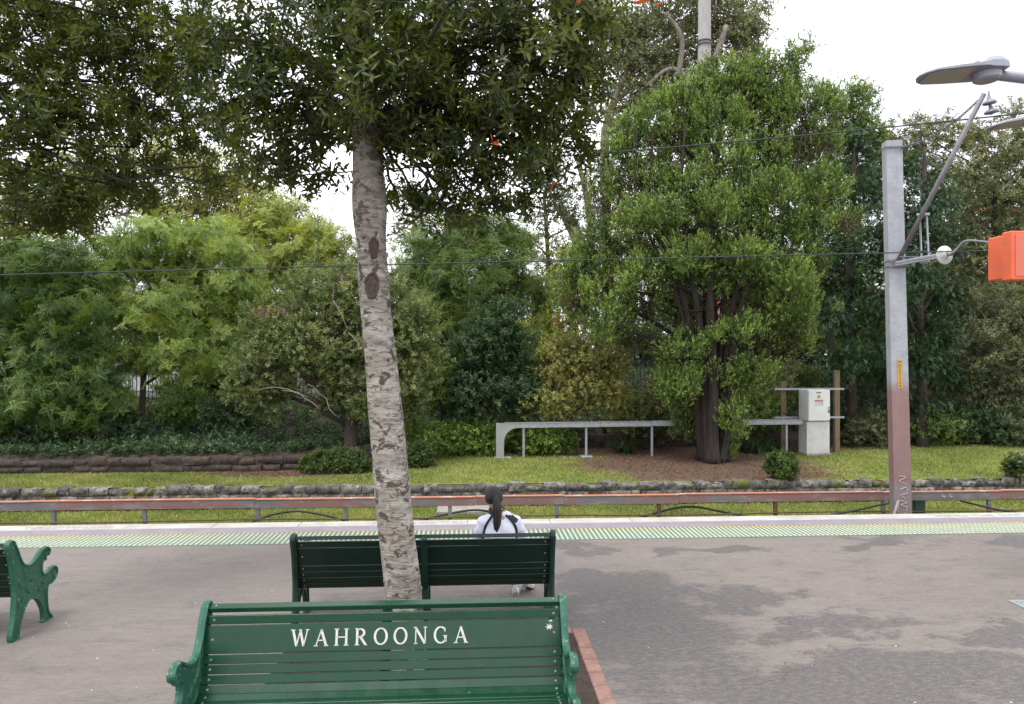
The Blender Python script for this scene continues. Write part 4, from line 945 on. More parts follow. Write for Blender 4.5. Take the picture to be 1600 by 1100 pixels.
HC = Vector((-.062, .055, 1.085)); HR = Matrix.Rotation(R(-24), 4, 'X').to_3x3() @ Matrix.Rotation(R(6), 3, 'Z')
J = {'pelvis': ((0, 0, .46), (.15, .10)), 'belly': ((0, -.02, .58), (.13, .09)), 'chest': ((-.005, -.015, .76), (.145, .09)), 'upper': ((-.01, .005, .89), (.12, .075)), 'neck': ((-.03, .03, .965), .05), 'skull': ((-.055, .05, 1.04), .05),
     'sl': ((-.145, .01, .875), .050), 'el': ((-.215, .06, .69), .040), 'wl': ((-.11, .29, .585), .025), 'sr': ((.13, .01, .875), .050), 'er': ((.205, .06, .69), .040), 'wr': ((.07, .29, .585), .025),
     'hl': ((-.08, .04, .45), .085), 'kl': ((.03, .45, .47), .058), 'cl': ((.10, .53, .30), .052), 'al': ((.175, .60, .10), .032), 'hr': ((.09, .04, .45), .085), 'kr': ((.18, .47, .48), .058), 'crr': ((.24, .58, .30), .052), 'ar': ((.30, .70, .13), .032)}
Bn = [('pelvis', 'belly'), ('belly', 'chest'), ('chest', 'upper'), ('upper', 'neck'), ('neck', 'skull'), ('upper', 'sl'), ('sl', 'el'), ('el', 'wl'), ('upper', 'sr'), ('sr', 'er'), ('er', 'wr'),
      ('pelvis', 'hl'), ('hl', 'kl'), ('kl', 'cl'), ('cl', 'al'), ('pelvis', 'hr'), ('hr', 'kr'), ('kr', 'crr'), ('crr', 'ar')]
def headshape(p):   # back of skull round, jaw narrower and forward
    t = min(1, max(0, -p.z / .11)); q = Vector((p.x * (1 - .35 * t), p.y * (1 - .15 * t) + .018 * t, p.z)); return q
ex = [ellipsoid(HC, (.074, .094, .112), rot=HR, f=headshape)]
def onhead(x, y, z): return HC + HR @ Vector((x, y, z))
ex.append(ellipsoid(onhead(0, .098, -.012), (.012, .018, .024), 10, 8, HR)); ex.append(ellipsoid(onhead(0, .090, -.055), (.024, .012, .008), 10, 8, HR))
for s in (-1, 1): ex.append(ellipsoid(onhead(s * .076, -.005, -.012), (.010, .018, .030), 10, 8, HR)); ex.append(ellipsoid(onhead(s * .030, .086, .012), (.014, .010, .009), 10, 8, HR))
me = skin(J, Bn, .009, ex, 3)
# hands: palm and five fingers each, curled and resting together on the lap, joined into the body mesh
import bmesh
hands = []
for s, wr in ((-1, Vector((-.11, .29, .585))), (1, Vector((.07, .29, .585)))):
    fwd = Vector((-s * .55, .80, -.12)).normalized(); sd_ = fwd.cross(Vector((0, 0, 1))).normalized(); upv = sd_.cross(fwd)
    hj = {'w': (wr, .022), 'p1': (wr + fwd * .045, (.034, .016)), 'p2': (wr + fwd * .085, (.036, .014))}; hb = [('w', 'p1'), ('p1', 'p2')]
    for k, (off, ln) in enumerate(((-.030, .058), (-.010, .072), (.010, .078), (.029, .070))):
        b = wr + fwd * .085 + sd_ * off * -s
        hj[f'f{k}a'] = (b, .009); hj[f'f{k}b'] = (b + fwd * ln * .5 - upv * .004, .0082); hj[f'f{k}c'] = (b + fwd * ln * .82 - upv * .022, .0075); hj[f'f{k}d'] = (b + fwd * ln * .9 - upv * .042, .0065)
        hb += [('p2', f'f{k}a'), (f'f{k}a', f'f{k}b'), (f'f{k}b', f'f{k}c'), (f'f{k}c', f'f{k}d')]
    tb_ = wr + fwd * .030 + sd_ * .026 * s
    hj['ta'] = (tb_, .012); hj['tb'] = (tb_ + fwd * .030 + sd_ * .020 * s, .0105); hj['tc'] = (tb_ + fwd * .058 + sd_ * .020 * s - upv * .006, .0085); hb += [('p1', 'ta'), ('ta', 'tb'), ('tb', 'tc')]
    hands.append(skin(hj, hb, .0035, None, 2))
bm = bmesh.new(); bm.from_mesh(me)
for h_ in hands: bm.from_mesh(h_)
bm.to_mesh(me); bm.free(); body = link('body', me, M_skin, pr, True)
for s in (-1, 1):
    q = MB(); V, Fc = ellipsoid(onhead(s * .030, .0905, .012), (.010, .006, .006), 10, 8, HR); q.add(V, Fc); q.build('eye', M_trim, pr, True)
# leggings and jacket as their own skins over the body
K = lambda n, ad=.006: (J[n][0], tuple(x + ad for x in J[n][1]) if hasattr(J[n][1], '__len__') else J[n][1] + ad)
jl = {n: K(n) for n in ('pelvis', 'hl', 'kl', 'cl', 'al', 'hr', 'kr', 'crr', 'ar')}; lb_ = [b_ for b_ in Bn if b_[0] in jl and b_[1] in jl]
link('leggings', skin(jl, lb_, .010, None, 3), M_legs, pr, True)
jj = {n: K(n, .020) for n in ('belly', 'pelvis', 'chest', 'upper', 'sl', 'el', 'wl', 'sr', 'er', 'wr')}; jj['pelvis'] = ((0, 0, .44), (.175, .13)); jj['upper'] = ((-.015, .0, .885), (.115, .075)); jj['sl'] = ((-.155, .01, .865), .066); jj['sr'] = ((.14, .01, .865), .066)
jm = skin(jj, [b_ for b_ in Bn if b_[0] in jj and b_[1] in jj], .010, None, 4)
for v_ in jm.vertices:
    c = v_.co; c += v_.normal * (.007 * noise.noise(Vector((c.x * 14, c.y * 14, c.z * 22))) + .004 * math.sin(c.z * 46 + c.x * 12))
jacket = link('jacket', jm, M_jack, pr, True)
from mathutils.bvhtree import BVHTree
bmj = bmesh.new(); bmj.from_mesh(jm); bvh = BVHTree.FromBMesh(bmj)
def strip(name, pts, wd, parent, m_=M_trim):
    ps = spline(pts, 6); mb = MB(); V = []
    for i, (x, z) in enumerate(ps):
        d = Vector(ps[min(i + 1, len(ps) - 1)]) - Vector(ps[max(i - 1, 0)]); n_ = Vector((-d.y, d.x)).normalized() * wd / 2
        for s in (-1, 0, 1):
            q = Vector((x + n_.x * s, -1, z + n_.y * s)); h_ = bvh.ray_cast(q, Vector((0, 1, 0)))
            V.append(tuple(h_[0] - Vector((0, .004, 0))) if h_[0] else (q.x, .02, q.z))
    Fc = [(i * 3 + j, i * 3 + j + 1, i * 3 + 4 + j, i * 3 + 3 + j) for i in range(len(ps) - 1) for j in range(2)]
    mb.add(V, Fc); mb.build(name, m_, parent, True)
strip('piping', [(-.075, .945), (-.125, .88), (-.155, .80), (-.17, .70), (-.165, .55)], .022, jacket)
strip('piping', [(.045, .945), (.095, .90), (.135, .84), (.15, .76), (.15, .55)], .024, jacket)
strip('shoulder_panel', [(.075, .945), (.115, .915), (.155, .885)], .04, jacket)
mb = MB(); pts = [(-.035 + .066 * math.cos(a), .020 + .062 * math.sin(a), .962 + .012 * math.sin(a)) for a in np.linspace(0, 2 * math.pi, 22)]
mb.tube(pts, .020, 8, False, .9); mb.tube([(p[0] * .98, p[1], p[2] + .022) for p in pts], .014, 8, False); mb.build('collar', M_trim, jacket, True)
bmj.free()
# hair cap, bun knot and ponytail
def haircap(p):
    k = 1.0; 
    if p.y > .05 and p.z < .05: k = .86
    if p.z < -.045: k = .9 - .6 * min(1, (-.045 - p.z) / .06)
    return Vector((p.x * k, min(p.y, .082), p.z * 1.0)) if k == 1 else Vector((p.x * k, min(p.y * k, .05), p.z))
V, Fc = ellipsoid(HC + HR @ Vector((0, -.006, .004)), (.085, .103, .108), 28, 20, HR, haircap); mb = MB(); mb.add(V, Fc); hair = mb.build('hair', M_hair, pr, True)
kn = onhead(.004, -.098, -.012); V, Fc = ellipsoid(kn, (.030, .026, .028), 14, 10, HR); mb = MB(); mb.add(V, Fc); mb.build('hair_knot', M_hair, hair, True)
pt = spline([tuple(kn), (kn[0] + .006, kn[1] - .040, kn[2] - .02), (kn[0] + .012, kn[1] - .062, kn[2] - .09), (kn[0] + .012, kn[1] - .060, kn[2] - .18), (kn[0] + .010, kn[1] - .052, kn[2] - .26), (kn[0] + .004, kn[1] - .044, kn[2] - .36)], 5)
rr = np.interp(np.linspace(0, 1, len(pt)), [0, .15, .4, .7, 1], [.020, .038, .050, .044, .012]); mb = MB(); mb.tube(pt, list(rr), 14, True, .62)
for k in range(9):
    a = k * .7; o_ = Vector((.03 * math.cos(a), .016 * math.sin(a), 0)); mb.tube([Vector(p) + o_ * (rr[i] / .046) for i, p in enumerate(pt)], [.010 * min(1, r_ / .03) for r_ in rr], 5)
mb.build('ponytail', M_hair, hair, True)
mb = MB(); mb.tube([onhead(.004 + .028 * math.cos(a), -.112, -.014 + .026 * math.sin(a)) for a in np.linspace(0, 6.28, 14)], .006, 6, False); mb.build('hair_tie', M_trim, hair, True)
def shoe(ank, yaw, pitch, lift=0):
    M = Matrix.Translation(Vector((ank[0], ank[1], lift))) @ Matrix.Rotation(yaw, 4, 'Z') @ Matrix.Rotation(pitch, 4, 'X')
    secs = [(-.065, .020, .055, .02), (-.055, .032, .075, 0), (-.02, .036, .085, 0), (.03, .038, .075, 0), (.08, .043, .058, 0), (.13, .046, .045, 0), (.17, .038, .035, .003), (.195, .018, .025, .008)]
    V = []; 
    for y, hw, h_, lo in secs:
        for k in range(12): a = 2 * math.pi * k / 12; V.append((hw * math.cos(a), y, lo + .022 + max(-.004, (h_) * math.sin(a)) if math.sin(a) > 0 else lo + .018))
    n = 12; Fc = [(i * n + k, (i + 1) * n + k, (i + 1) * n + (k + 1) % n, i * n + (k + 1) % n) for i in range(len(secs) - 1) for k in range(n)] + [tuple(range(n)), tuple(range((len(secs) - 1) * n, len(secs) * n))[::-1]]
    q = MB(); q.add([tuple(M @ Vector(p)) for p in V], Fc); sh = q.build('shoe', M_shoe, pr, True)
    q = MB(); out = [(-.028, -.062), (-.036, -.03), (-.036, .04), (-.046, .12), (-.036, .18), (0, .205), (.036, .18), (.046, .12), (.036, .04), (.036, -.03), (.028, -.062), (0, -.072)]
    q.prism(out[::-1], 2, 0, .020); q.v = [tuple(M @ Vector(p)) for p in q.v]; q.build('sole', M_sole, sh)
    q = MB(); q.tube([M @ Vector((0, -.015, .07)), M @ Vector((0, -.012, .12)), M @ Vector((0, -.005, .17))], [.040, .038, .042], 12); q.build('sock', M_shoe, pr, True)
shoe((.185, .60), R(-12), R(0)); shoe((.30, .64), R(-20), R(-22), .05)

# ---------------------------------------------------------------- the pale trunk between the benches and the crown over it
def barkmat():
    m, nt, bs = newmat('pale_bark'); v = coords(nt, False); hz = coords(nt, False, (1, 1, 3.2))
    a = noi(nt, hz, 3.2, 7, .62, .4); b = noi(nt, hz, 11, 6, .7, .6); cr_ = noi(nt, coords(nt, False, (1, 1, 6)), 17, 5, .7)
    sp = nd(nt, 'SeparateXYZ'); nt.links.new(v, sp.inputs[0])
    c = ramp(nt, a, [(.32, (.19, .165, .14)), (.5, (.31, .285, .25)), (.66, (.43, .41, .375))])
    c = mixc(nt, ramp(nt, b, [(.50, (0, 0, 0)), (.60, (.85, .85, .85))]), c, (.115, .085, .062))
    c = mixc(nt, ramp(nt, noi(nt, coords(nt, False, (1.2, 1.2, 1.7)), 6.5, 5, .65, .5), [(.555, (0, 0, 0)), (.58, (.9, .9, .9))]), c, (.062, .045, .032))
    c = mixc(nt, ramp(nt, cr_, [(.35, (.6, .6, .6)), (.47, (0, 0, 0))]), c, (.13, .105, .085))
    c = mixc(nt, ramp(nt, noi(nt, v, 22, 4, .6), [(.64, (0, 0, 0)), (.67, (1, 1, 1))]), c, (.44, .42, .37))
    hz_ = nd(nt, 'MapRange'); hz_.inputs[1].default_value = 3.1; hz_.inputs[2].default_value = 4.3; hz_.inputs[4].default_value = .7; nt.links.new(sp.outputs[2], hz_.inputs[0]); c = mixc(nt, hz_.outputs[0], c, (.12, .10, .085))   # shade under the crown put into the bark colour higher up
    nt.links.new(c, bs.inputs['Base Color']); bs.inputs['Roughness'].default_value = .95; bs.inputs['Specular IOR Level'].default_value = .2
    s_ = nd(nt, 'Math', operation='ADD'); nt.links.new(b, s_.inputs[0]); nt.links.new(cr_, s_.inputs[1]); bump(nt, bs, s_.outputs[0], .9, .012); return m
M_pbark = barkmat()
TD = 5.75
tb = P(634, 1040, TD); tb[2] = 0
tree = empty('platform_tree', tb); tag(tree, 'pale blotchy trunked tree between the two centre benches, glossy leaves filling the top', 'tree', 'trees on the platform')
ctl = [(-80, 557, 19), (0, 560, 20), (100, 565, 20.5), (200, 571, 21), (280, 576, 25), (330, 578, 26), (380, 580, 23), (430, 583, 24), (500, 588, 23.5), (600, 598, 25.5), (700, 607, 27), (800, 616, 28), (900, 628, 28.5), (960, 632, 30), (1020, 634, 33), (1040, 634, 38)]
ctl = spline(ctl, 5)[::-1]; ns = 36; V = []
for v_, u_, hw in ctl:
    c = P(u_, v_, TD); r_ = hw * TD / F
    for k in range(ns):
        a = 2 * math.pi * k / ns; q = Vector((math.cos(a) * 1.4 + 5, math.sin(a) * 1.4, c[2] * 2.4)); rr_ = r_ * (1 + .055 * noise.noise(q) + .03 * noise.noise(q * 3.1) + .012 * noise.noise(q * 9))
        V.append((c[0] + math.cos(a) * rr_ - tb[0], c[1] + math.sin(a) * rr_ - tb[1], c[2] - tb[2]))
top = P(555, -80, TD)
Q = [(i * ns + k, i * ns + (k + 1) % ns, (i + 1) * ns + (k + 1) % ns, (i + 1) * ns + k) for i in range(len(ctl) - 1) for k in range(ns)]
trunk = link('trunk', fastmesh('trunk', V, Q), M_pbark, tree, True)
M_krim = mat('knot_rim_bark', (.055, .04, .03), (.12, .09, .07), .95, 16, bmp=.8, bd=.01); M_knot = mat('knot_wood', (.13, .09, .065), (.075, .05, .036), .95, 20, bmp=.8, bd=.01)
from mathutils.bvhtree import BVHTree
_bt = BVHTree.FromPolygons([Vector(p) for p in np.array([v.co for v in trunk.data.vertices])], [tuple(p.vertices) for p in trunk.data.polygons])
def knot(u, v_, ru, rv):
    """an oval branch scar: raised rim laid on the bark round a sunken dark face"""
    def hit(uu, vv, off):
        d = Vector(P(uu, vv, 1.0) - CAM).normalized(); h = _bt.ray_cast(Vector(CAM) - Vector(tb), d); return h[0] - d * off if h[0] else Vector(P(uu, vv, TD)) - Vector(tb)
    ring = [hit(u + ru * math.cos(a) * (1 if math.sin(a) < 0 else .85), v_ + rv * math.sin(a), .004) for a in np.linspace(0, 2 * math.pi, 27)[:-1]]
    mb = MB(); mb.tube(ring + [ring[0]], [.010 + .004 * math.sin(i * 1.7) for i in range(27)], 7, False, 1.0); mb.build('knot_rim', M_krim, trunk, True)
    V = []; 
    for k in range(5):
        t = 1 - k / 5; V += [tuple(hit(u + ru * t * math.cos(a) * .92, v_ + rv * t * math.sin(a) * .92 + (1 - t) * 3, .005 + .003 * math.sin(k * 2.5))) for a in np.linspace(0, 2 * math.pi, 27)[:-1]]
    V.append(tuple(hit(u, v_ + 3, .004))); n = 26
    q = MB(); q.add(V, [(k * n + i, k * n + (i + 1) % n, (k + 1) * n + (i + 1) % n, (k + 1) * n + i) for k in range(4) for i in range(n)] + [(4 * n + i, 4 * n + (i + 1) % n, 5 * n) for i in range(n)]); q.build('knot_scar', M_knot, trunk, True)
knot(581, 447, 10.5, 19); knot(584, 388, 7, 15)
M_nleaf = leafmat('glossy_leaf', (0.019, 0.042, 0.010), (0.048, 0.081, 0.015), (0.114, 0.146, 0.024), tip=(0.264, 0.247, 0.039), trans=.40, rough=.34, spec=.5, tipamt=.55)
M_nleaf2 = leafmat('glossy_leaf_yellow', (0.026, 0.054, 0.011), (0.066, 0.102, 0.015), (0.132, 0.168, 0.024), tip=(0.220, 0.240, 0.039), trans=.42, rough=.4, spec=.45, tipamt=.5)
M_redleaf = leafmat('red_new_leaf', (.30, .02, .03), (.45, .10, .03), (.50, .22, .05), trans=.3)
M_twig = mat('dark_twig', (.05, .04, .032), (.08, .065, .05), .9, 12)
def leafy(root, blobs, D, lm, seed, size=.20, per=1.0, start=None, name='crown', yo=0.0):
    """crown masses of near trees: twigs with whorls of leaves hung along real branches"""
    r = np.random.default_rng(seed); b0 = np.array(root.location); pos = []; dr = []; rn = []; mb = MB()
    for b in blobs:
        u, v_, ru, rv, dd = b[:5]; wt = b[5] if len(b) > 5 else 1.0; c = P(u, v_, D + dd); k_ = (D + dd) / F
        rad = np.array([ru * k_, .55 * (ru + rv) * k_ + .1, rv * k_]); vol = 4.19 * rad.prod()
        n = int(per * wt * (vol * 330 + 60 * (rad[0] * rad[2])) + 10); ng = max(3, n // 8)
        dv = r.normal(size=(ng, 3)); dv /= np.linalg.norm(dv, axis=1, keepdims=True); fr = r.random(ng) ** .45
        g = c + dv * rad * fr[:, None]; gi = r.integers(0, ng, n)
        p = g[gi] + r.normal(0, .085, (n, 3)); pos.append(p); d_ = dv[gi] * .7 + r.normal(0, .6, (n, 3)) + np.array([0, 0, .1]); dr.append(d_); rn.append(r.random(ng)[gi] * .6 + .15)
        s0 = start(c) if start else c; limb(mb, s0 - b0, c - b0, .022, .009, .08, 6, 5, .05)
        for q in g[: max(3, ng // 3)]: limb(mb, c - b0, q - b0, .007, .003, .05, 3, 3, .06)
    pos = np.vstack(pos); dr = np.vstack(dr); rn = np.concatenate(rn); sz = size * r.uniform(.7, 1.25, len(pos))
    V, Q, A, B = scatter(TPL['near'], pos, dr, sz, rn, r); B = np.where(B < 0, 0, B)
    link(name, fastmesh(name, V - b0, Q, {'rnd': A, 'tip': B}), lm, root); mb.build('branch', M_twig, root, True); return pos
blobs = [(370, 60, 80, 70, .0, .55), (420, 130, 70, 60, .2, .6), (360, 190, 50, 50, .3, .45), (440, 200, 60, 50, .2, .6), (500, 210, 50, 44, .1, .6), (450, 255, 50, 28, .2, .45), (740, 180, 80, 70, .4, .6), (880, 120, 70, 80, .4, .6), (520, 180, 34, 60, -.3, .8), (520, 60, 50, 60, -.5, .8), (640, 130, 46, 60, -.7, .8), (575, 60, 40, 50, -.8, .45), (625, 215, 30, 30, -.3, .8), (400, 250, 40, 24, .3, .35), (600, 110, 22, 50, -.6, .35), (700, 330, 60, 22, .1, 1.0), (640, 290, 34, 30, .1, .8), (760, 320, 50, 26, .2, .9), (830, 290, 50, 40, .3, .9), (900, 210, 40, 40, .3, .7), (900, 100, 60, 60, -.2, .9), (330, 60, 70, 60, .3, .40), (400, 150, 70, 70, .1, .42), (440, 60, 80, 60, -.2, .6), (440, 240, 70, 40, 0, .40), (500, 120, 60, 70, .2, .6), (500, 250, 50, 40, .3, .45), (480, 180, 50, 50, .5, .5), (350, 130, 50, 40, .5, .4),
         (600, 60, 90, 70, -.5), (590, 150, 60, 60, -.6), (680, 40, 90, 70, .3), (680, 160, 80, 80, .2), (660, 250, 60, 50, .1, .8), (700, 300, 55, 45, .2, .9), (760, 90, 90, 90, .1), (780, 210, 90, 80, 0), (760, 290, 70, 45, .3, .9), (850, 60, 80, 70, .2, .9),
         (860, 160, 70, 80, .3, .9), (860, 240, 55, 50, .4, .7), (920, 60, 50, 60, .2, .65), (920, 150, 40, 60, .4, .55), (930, 10, 60, 40, -.2, .7), (960, 60, 35, 50, .1, .4), (620, 300, 30, 30, .4, .4), (560, 30, 60, 60, .5), (640, 200, 50, 60, .6), (530, -60, 200, 60, 0, .5), (800, -60, 200, 60, 0, .5),
         (560, -180, 330, 120, .0, .22), (760, -200, 260, 130, -.8, .22), (450, -160, 240, 120, .9, .22), (800, -30, 260, 50, -1.4, .18), (600, -40, 220, 60, 1.4, .2)]
def tstart(c):
    z = min(max(c[2] - .45, 4.25), 6.5); v_ = 550 - (z - CAM[2]) * F / TD; u_ = np.interp(v_, [-80, 0, 200, 330], [557, 560, 571, 578]); return P(u_, max(v_, -80), TD)
lp = leafy(tree, blobs, TD, M_nleaf, 11, .170, 1.35, tstart)
r = np.random.default_rng(5); reds = np.array([P(*q) for q in ((900, 3, 4.9), (990, 5, 5.0), (1030, 8, 5.2), (905, 6, 5.0), (770, 222, 5.0), (768, 224, 5.02), (860, 292, 5.5), (1010, 2, 5.1))])
V, Q, A, B = scatter(TPL['one'], reds, r.normal(0, .5, (len(reds), 3)) + [0, -.3, .2], np.full(len(reds), .075), r.random(len(reds)), r); 
for k_ in range(len(reds)):
    Vk, Qk, Ak, Bk = scatter(TPL['one'], reds[k_:k_ + 1], r.normal(0, .5, (1, 3)) + [0, -.3, .2], np.array([.075]), r.random(1), r); link('red_leaf', fastmesh('red_leaf', Vk - tb, Qk, {'rnd': Ak, 'tip': Bk * 0}), M_redleaf, tree)
# second platform tree, trunk out of the picture on the left
t2 = empty('platform_tree', (-5.15, 5.9, 0)); tag(t2, 'darker leafy tree overhanging the upper left corner, trunk outside the picture', 'tree', 'trees on the platform')
mb = MB(); mb.tube([(0, 0, 0), (.05, 0, 1.2), (-.02, .05, 2.6), (.05, 0, 4.2), (.1, 0, 6.0)], [.2, .16, .145, .13, .09], 16); mb.build('trunk', M_pbark, t2, True)
blobs2 = [(330, 180, 60, 60, 1.0, .6), (300, 60, 70, 60, .9, .7), (30, 60, 110, 80, .2), (120, 40, 100, 70, .6), (220, 30, 90, 60, .9, .9), (60, 170, 100, 80, .1), (170, 130, 90, 70, .5), (260, 110, 70, 60, .8, .8), (30, 270, 80, 70, .2), (120, 240, 80, 60, .5, .7), (210, 230, 70, 60, .9, .7), (290, 200, 60, 50, 1.1, .7), (60, 330, 80, 40, .4), (150, 310, 70, 40, .8, .75),
          (240, 300, 60, 40, 1.1, .7), (330, 260, 50, 45, 1.0, .65), (350, 290, 35, 28, 1.2, .6), (20, 350, 60, 30, .6, .9), (-60, 100, 90, 120, 0, .5), (310, 40, 50, 50, 1.0, .55), (200, 180, 70, 50, 1.3, .8), (60, -80, 240, 80, .2, .35), (260, -90, 160, 60, .8, .3)]
leafy(t2, blobs2, 6.6, M_nleaf2, 23, .165, 1.1, lambda c: np.array([-5.1, 5.9, min(max(c[2] - .6, 3.2), 5.8)]))

# ---------------------------------------------------------------- trees and shrubs beyond the track
B_br = mat('brown_bark', (.085, .062, .048), (.05, .038, .03), .95, 6, scale=(3, 3, .6), bmp=1, bd=.03); B_pale = mat('pale_bark_far', (.33, .28, .245), (.19, .16, .135), .9, 3, scale=(2, 2, .7), bmp=.5, bd=.02)
B_cyp = mat('cypress_bark', (.080, .055, .043), (.026, .02, .016), .95, 5, scale=(5, 5, .35), bmp=1, bd=.08)
L_dkfeather = leafmat('darkgreen_leaflet', (0.030, 0.072, 0.022), (0.068, 0.138, 0.038), (0.135, 0.228, 0.054), tip=(0.270, 0.324, 0.054), rough=.5)
L_ltfeather = leafmat('fresh_leaflet', (0.084, 0.166, 0.044), (0.161, 0.266, 0.066), (0.254, 0.359, 0.094), tip=(0.371, 0.431, 0.094))
L_yel = leafmat('yellowgreen_leaf', (0.110, 0.185, 0.044), (0.206, 0.291, 0.068), (0.331, 0.397, 0.105), tip=(0.469, 0.450, 0.120))
L_tib = leafmat('greygreen_leaf', (0.051, 0.098, 0.044), (0.115, 0.181, 0.075), (0.216, 0.269, 0.117), tip=(0.405, 0.237, 0.130), tipamt=.4)
L_mid = leafmat('mid_leaf', (0.050, 0.102, 0.034), (0.101, 0.180, 0.054), (0.186, 0.284, 0.077), tip=(0.236, 0.330, 0.077))
L_dark = leafmat('dark_leaf', (0.018, 0.046, 0.024), (0.038, 0.083, 0.040), (0.074, 0.137, 0.060), tip=(0.119, 0.215, 0.079))
L_olive = leafmat('olive_leaf', (0.078, 0.109, 0.043), (0.172, 0.218, 0.075), (0.343, 0.374, 0.127), tip=(0.562, 0.499, 0.203))
L_hedge = leafmat('hedge_leaf', (0.047, 0.105, 0.028), (0.102, 0.194, 0.043), (0.203, 0.314, 0.070), tip=(0.406, 0.493, 0.094), rough=.4)
L_cyp = leafmat('cypress_scale', (.022, .044, .018), (.088, .160, .048), (.21, .32, .085), tip=(.36, .52, .12), trans=.28, tipamt=.9)
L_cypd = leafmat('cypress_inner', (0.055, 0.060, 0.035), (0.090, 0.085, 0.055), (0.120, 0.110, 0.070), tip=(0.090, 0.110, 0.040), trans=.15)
L_con = leafmat('conifer_needle', (0.013, 0.035, 0.022), (0.026, 0.065, 0.037), (0.055, 0.119, 0.056), tip=(0.117, 0.237, 0.075), trans=.15)
L_euc = leafmat('gum_leaf', (0.072, 0.099, 0.060), (0.132, 0.171, 0.099), (0.225, 0.265, 0.159), tip=(0.265, 0.265, 0.132), rough=.4)
L_grey = leafmat('grey_leaf', (0.045, 0.070, 0.043), (0.098, 0.133, 0.079), (0.180, 0.218, 0.130), tip=(0.240, 0.250, 0.130))
L_pur = leafmat('purple_petal', (.20, .03, .38), (.26, .05, .48), (.33, .08, .55), trans=.3); L_pink = leafmat('pink_bud', (.28, .09, .08), (.34, .14, .11), (.36, .2, .12), trans=.2)
L_blue = leafmat('lilac_petal', (.25, .25, .45), (.32, .32, .55), (.4, .4, .6))
GB = lambda u, v_, D: (lambda p: np.array([p[0], p[1], gz(p[0], p[1]) - .05]))(P(u, v_, D))

plant('feathery_tree', 'dense dark bluish green layered feathery tree at the far left', 'tree', 20.6, [(20, 410, 90, 32), (110, 425, 60, 34), (30, 470, 80, 34), (110, 480, 55, 34), (-40, 540, 60, 60), (40, 545, 100, 42), (120, 560, 65, 45), (30, 610, 90, 45), (120, 625, 60, 42), (150, 640, 35, 30), (-20, 650, 60, 40), (60, 655, 60, 25), (160, 600, 26, 36), (80, 395, 70, 18)],
      'pinnate', L_dkfeather, GB(160, 700, 20.6), [(165, 640, 4), (150, 590, 4), (110, 520, 3)], .08, B_br, .27, 1.0, seed=2, clump=.42, up=.25)
plant('feathery_tree', 'tall fresh green feathery tree with thin dark trunk left of the purple flowering shrub', 'tree', 21.8, [(250, 370, 80, 32), (210, 420, 55, 34), (290, 420, 65, 40), (340, 380, 45, 36), (195, 480, 45, 38), (250, 490, 60, 40), (320, 480, 60, 42), (340, 540, 55, 40), (280, 555, 60, 34), (215, 550, 50, 32), (370, 440, 40, 45), (380, 500, 36, 45), (175, 400, 38, 30)],
      'feather', L_ltfeather, GB(220, 705, 21.6), [(222, 640, 5), (226, 560, 4.5), (234, 470, 4), (240, 380, 3)], .09, B_br, .27, .9, seed=3, clump=.40, up=.3)
plant('leafy_tree', 'pale yellowish tree filling the gap behind the street lamp left of the cypress', 'tree', 30, [(850, 450, 40, 26), (890, 470, 36, 40), (830, 520, 50, 30), (880, 400, 26, 22), (905, 530, 40, 34), (820, 570, 44, 30), (870, 560, 40, 30)], 'broad', L_yel, GB(860, 640, 30), None, .1, B_br, .3, .8, seed=55, clump=.4)
plant('round_tree', 'rounded yellow green tree top against the sky left of the pale trunk', 'tree', 29, [(450, 350, 60, 34), (500, 375, 45, 36), (410, 390, 50, 45), (470, 400, 60, 40), (530, 410, 28, 36), (420, 440, 50, 40), (500, 440, 55, 35), (440, 322, 30, 16), (390, 350, 40, 30)],
      'feather', L_yel, GB(470, 640, 28.5), [(470, 560, 5), (465, 470, 4.5), (460, 380, 3)], .12, B_pale, .42, .75, seed=4, clump=.5)
plant('flowering_shrub', 'big rounded grey green shrub with purple flowers and pink buds behind the pale trunk', 'shrub', 20.4, [(440, 510, 55, 40), (500, 460, 65, 38), (560, 470, 60, 42), (420, 565, 55, 42), (490, 545, 70, 48), (560, 555, 65, 48), (620, 540, 45, 48), (640, 600, 34, 45), (600, 620, 48, 42), (535, 620, 40, 30), (385, 600, 34, 34), (430, 620, 40, 28), (570, 425, 50, 26), (610, 480, 45, 40), (655, 560, 26, 36), (655, 495, 30, 30)],
      'broad', L_tib, GB(545, 700, 20.2), [(548, 665, 10), (530, 635, 8), (500, 605, 6), (480, 570, 4)], .2, B_br, .22, .9, seed=5, clump=.32, up=.5, twigs=5,
      flowers=(L_pur, [(407, 491), (412, 488), (446, 487), (449, 490), (535, 434), (533, 436), (408, 496), (418, 570)], .11))
fl = bpy.data.objects['flowering_shrub']; b_ = np.array(fl.location); r = np.random.default_rng(8)
pp = np.array([P(r.uniform(380, 470), r.uniform(478, 500) + abs(x) * .2, 19.2 + r.uniform(0, .4)) for x in range(26)] + [P(r.uniform(520, 610), r.uniform(425, 470), 19.4) for _ in range(16)])
V, Q, A, B = scatter(TPL['broad'], pp, r.normal(0, .3, (len(pp), 3)) + [0, 0, 1], np.full(len(pp), .10), r.random(len(pp)), r); link('pink_bud', fastmesh('pink_bud', V - b_, Q, {'rnd': A, 'tip': B * 0}), L_pink, fl)
M_bareb = mat('bare_branch', (.28, .24, .20), (.2, .17, .14), .9, 8)
for (u0, v0), (u1, v1) in (((520, 470), (545, 520)), ((545, 520), (575, 560)), ((520, 470), (522, 440)), ((480, 620), (400, 610)), ((500, 640), (440, 610)), ((525, 650), (480, 600)), ((540, 540), (565, 530))):
    mb = MB(); limb(mb, P(u0, v0, 19.3) - b_, P(u1, v1, 19.2) - b_, .018, .008, .1, 5, 5); mb.build('bare_branch', M_bareb, fl, True)
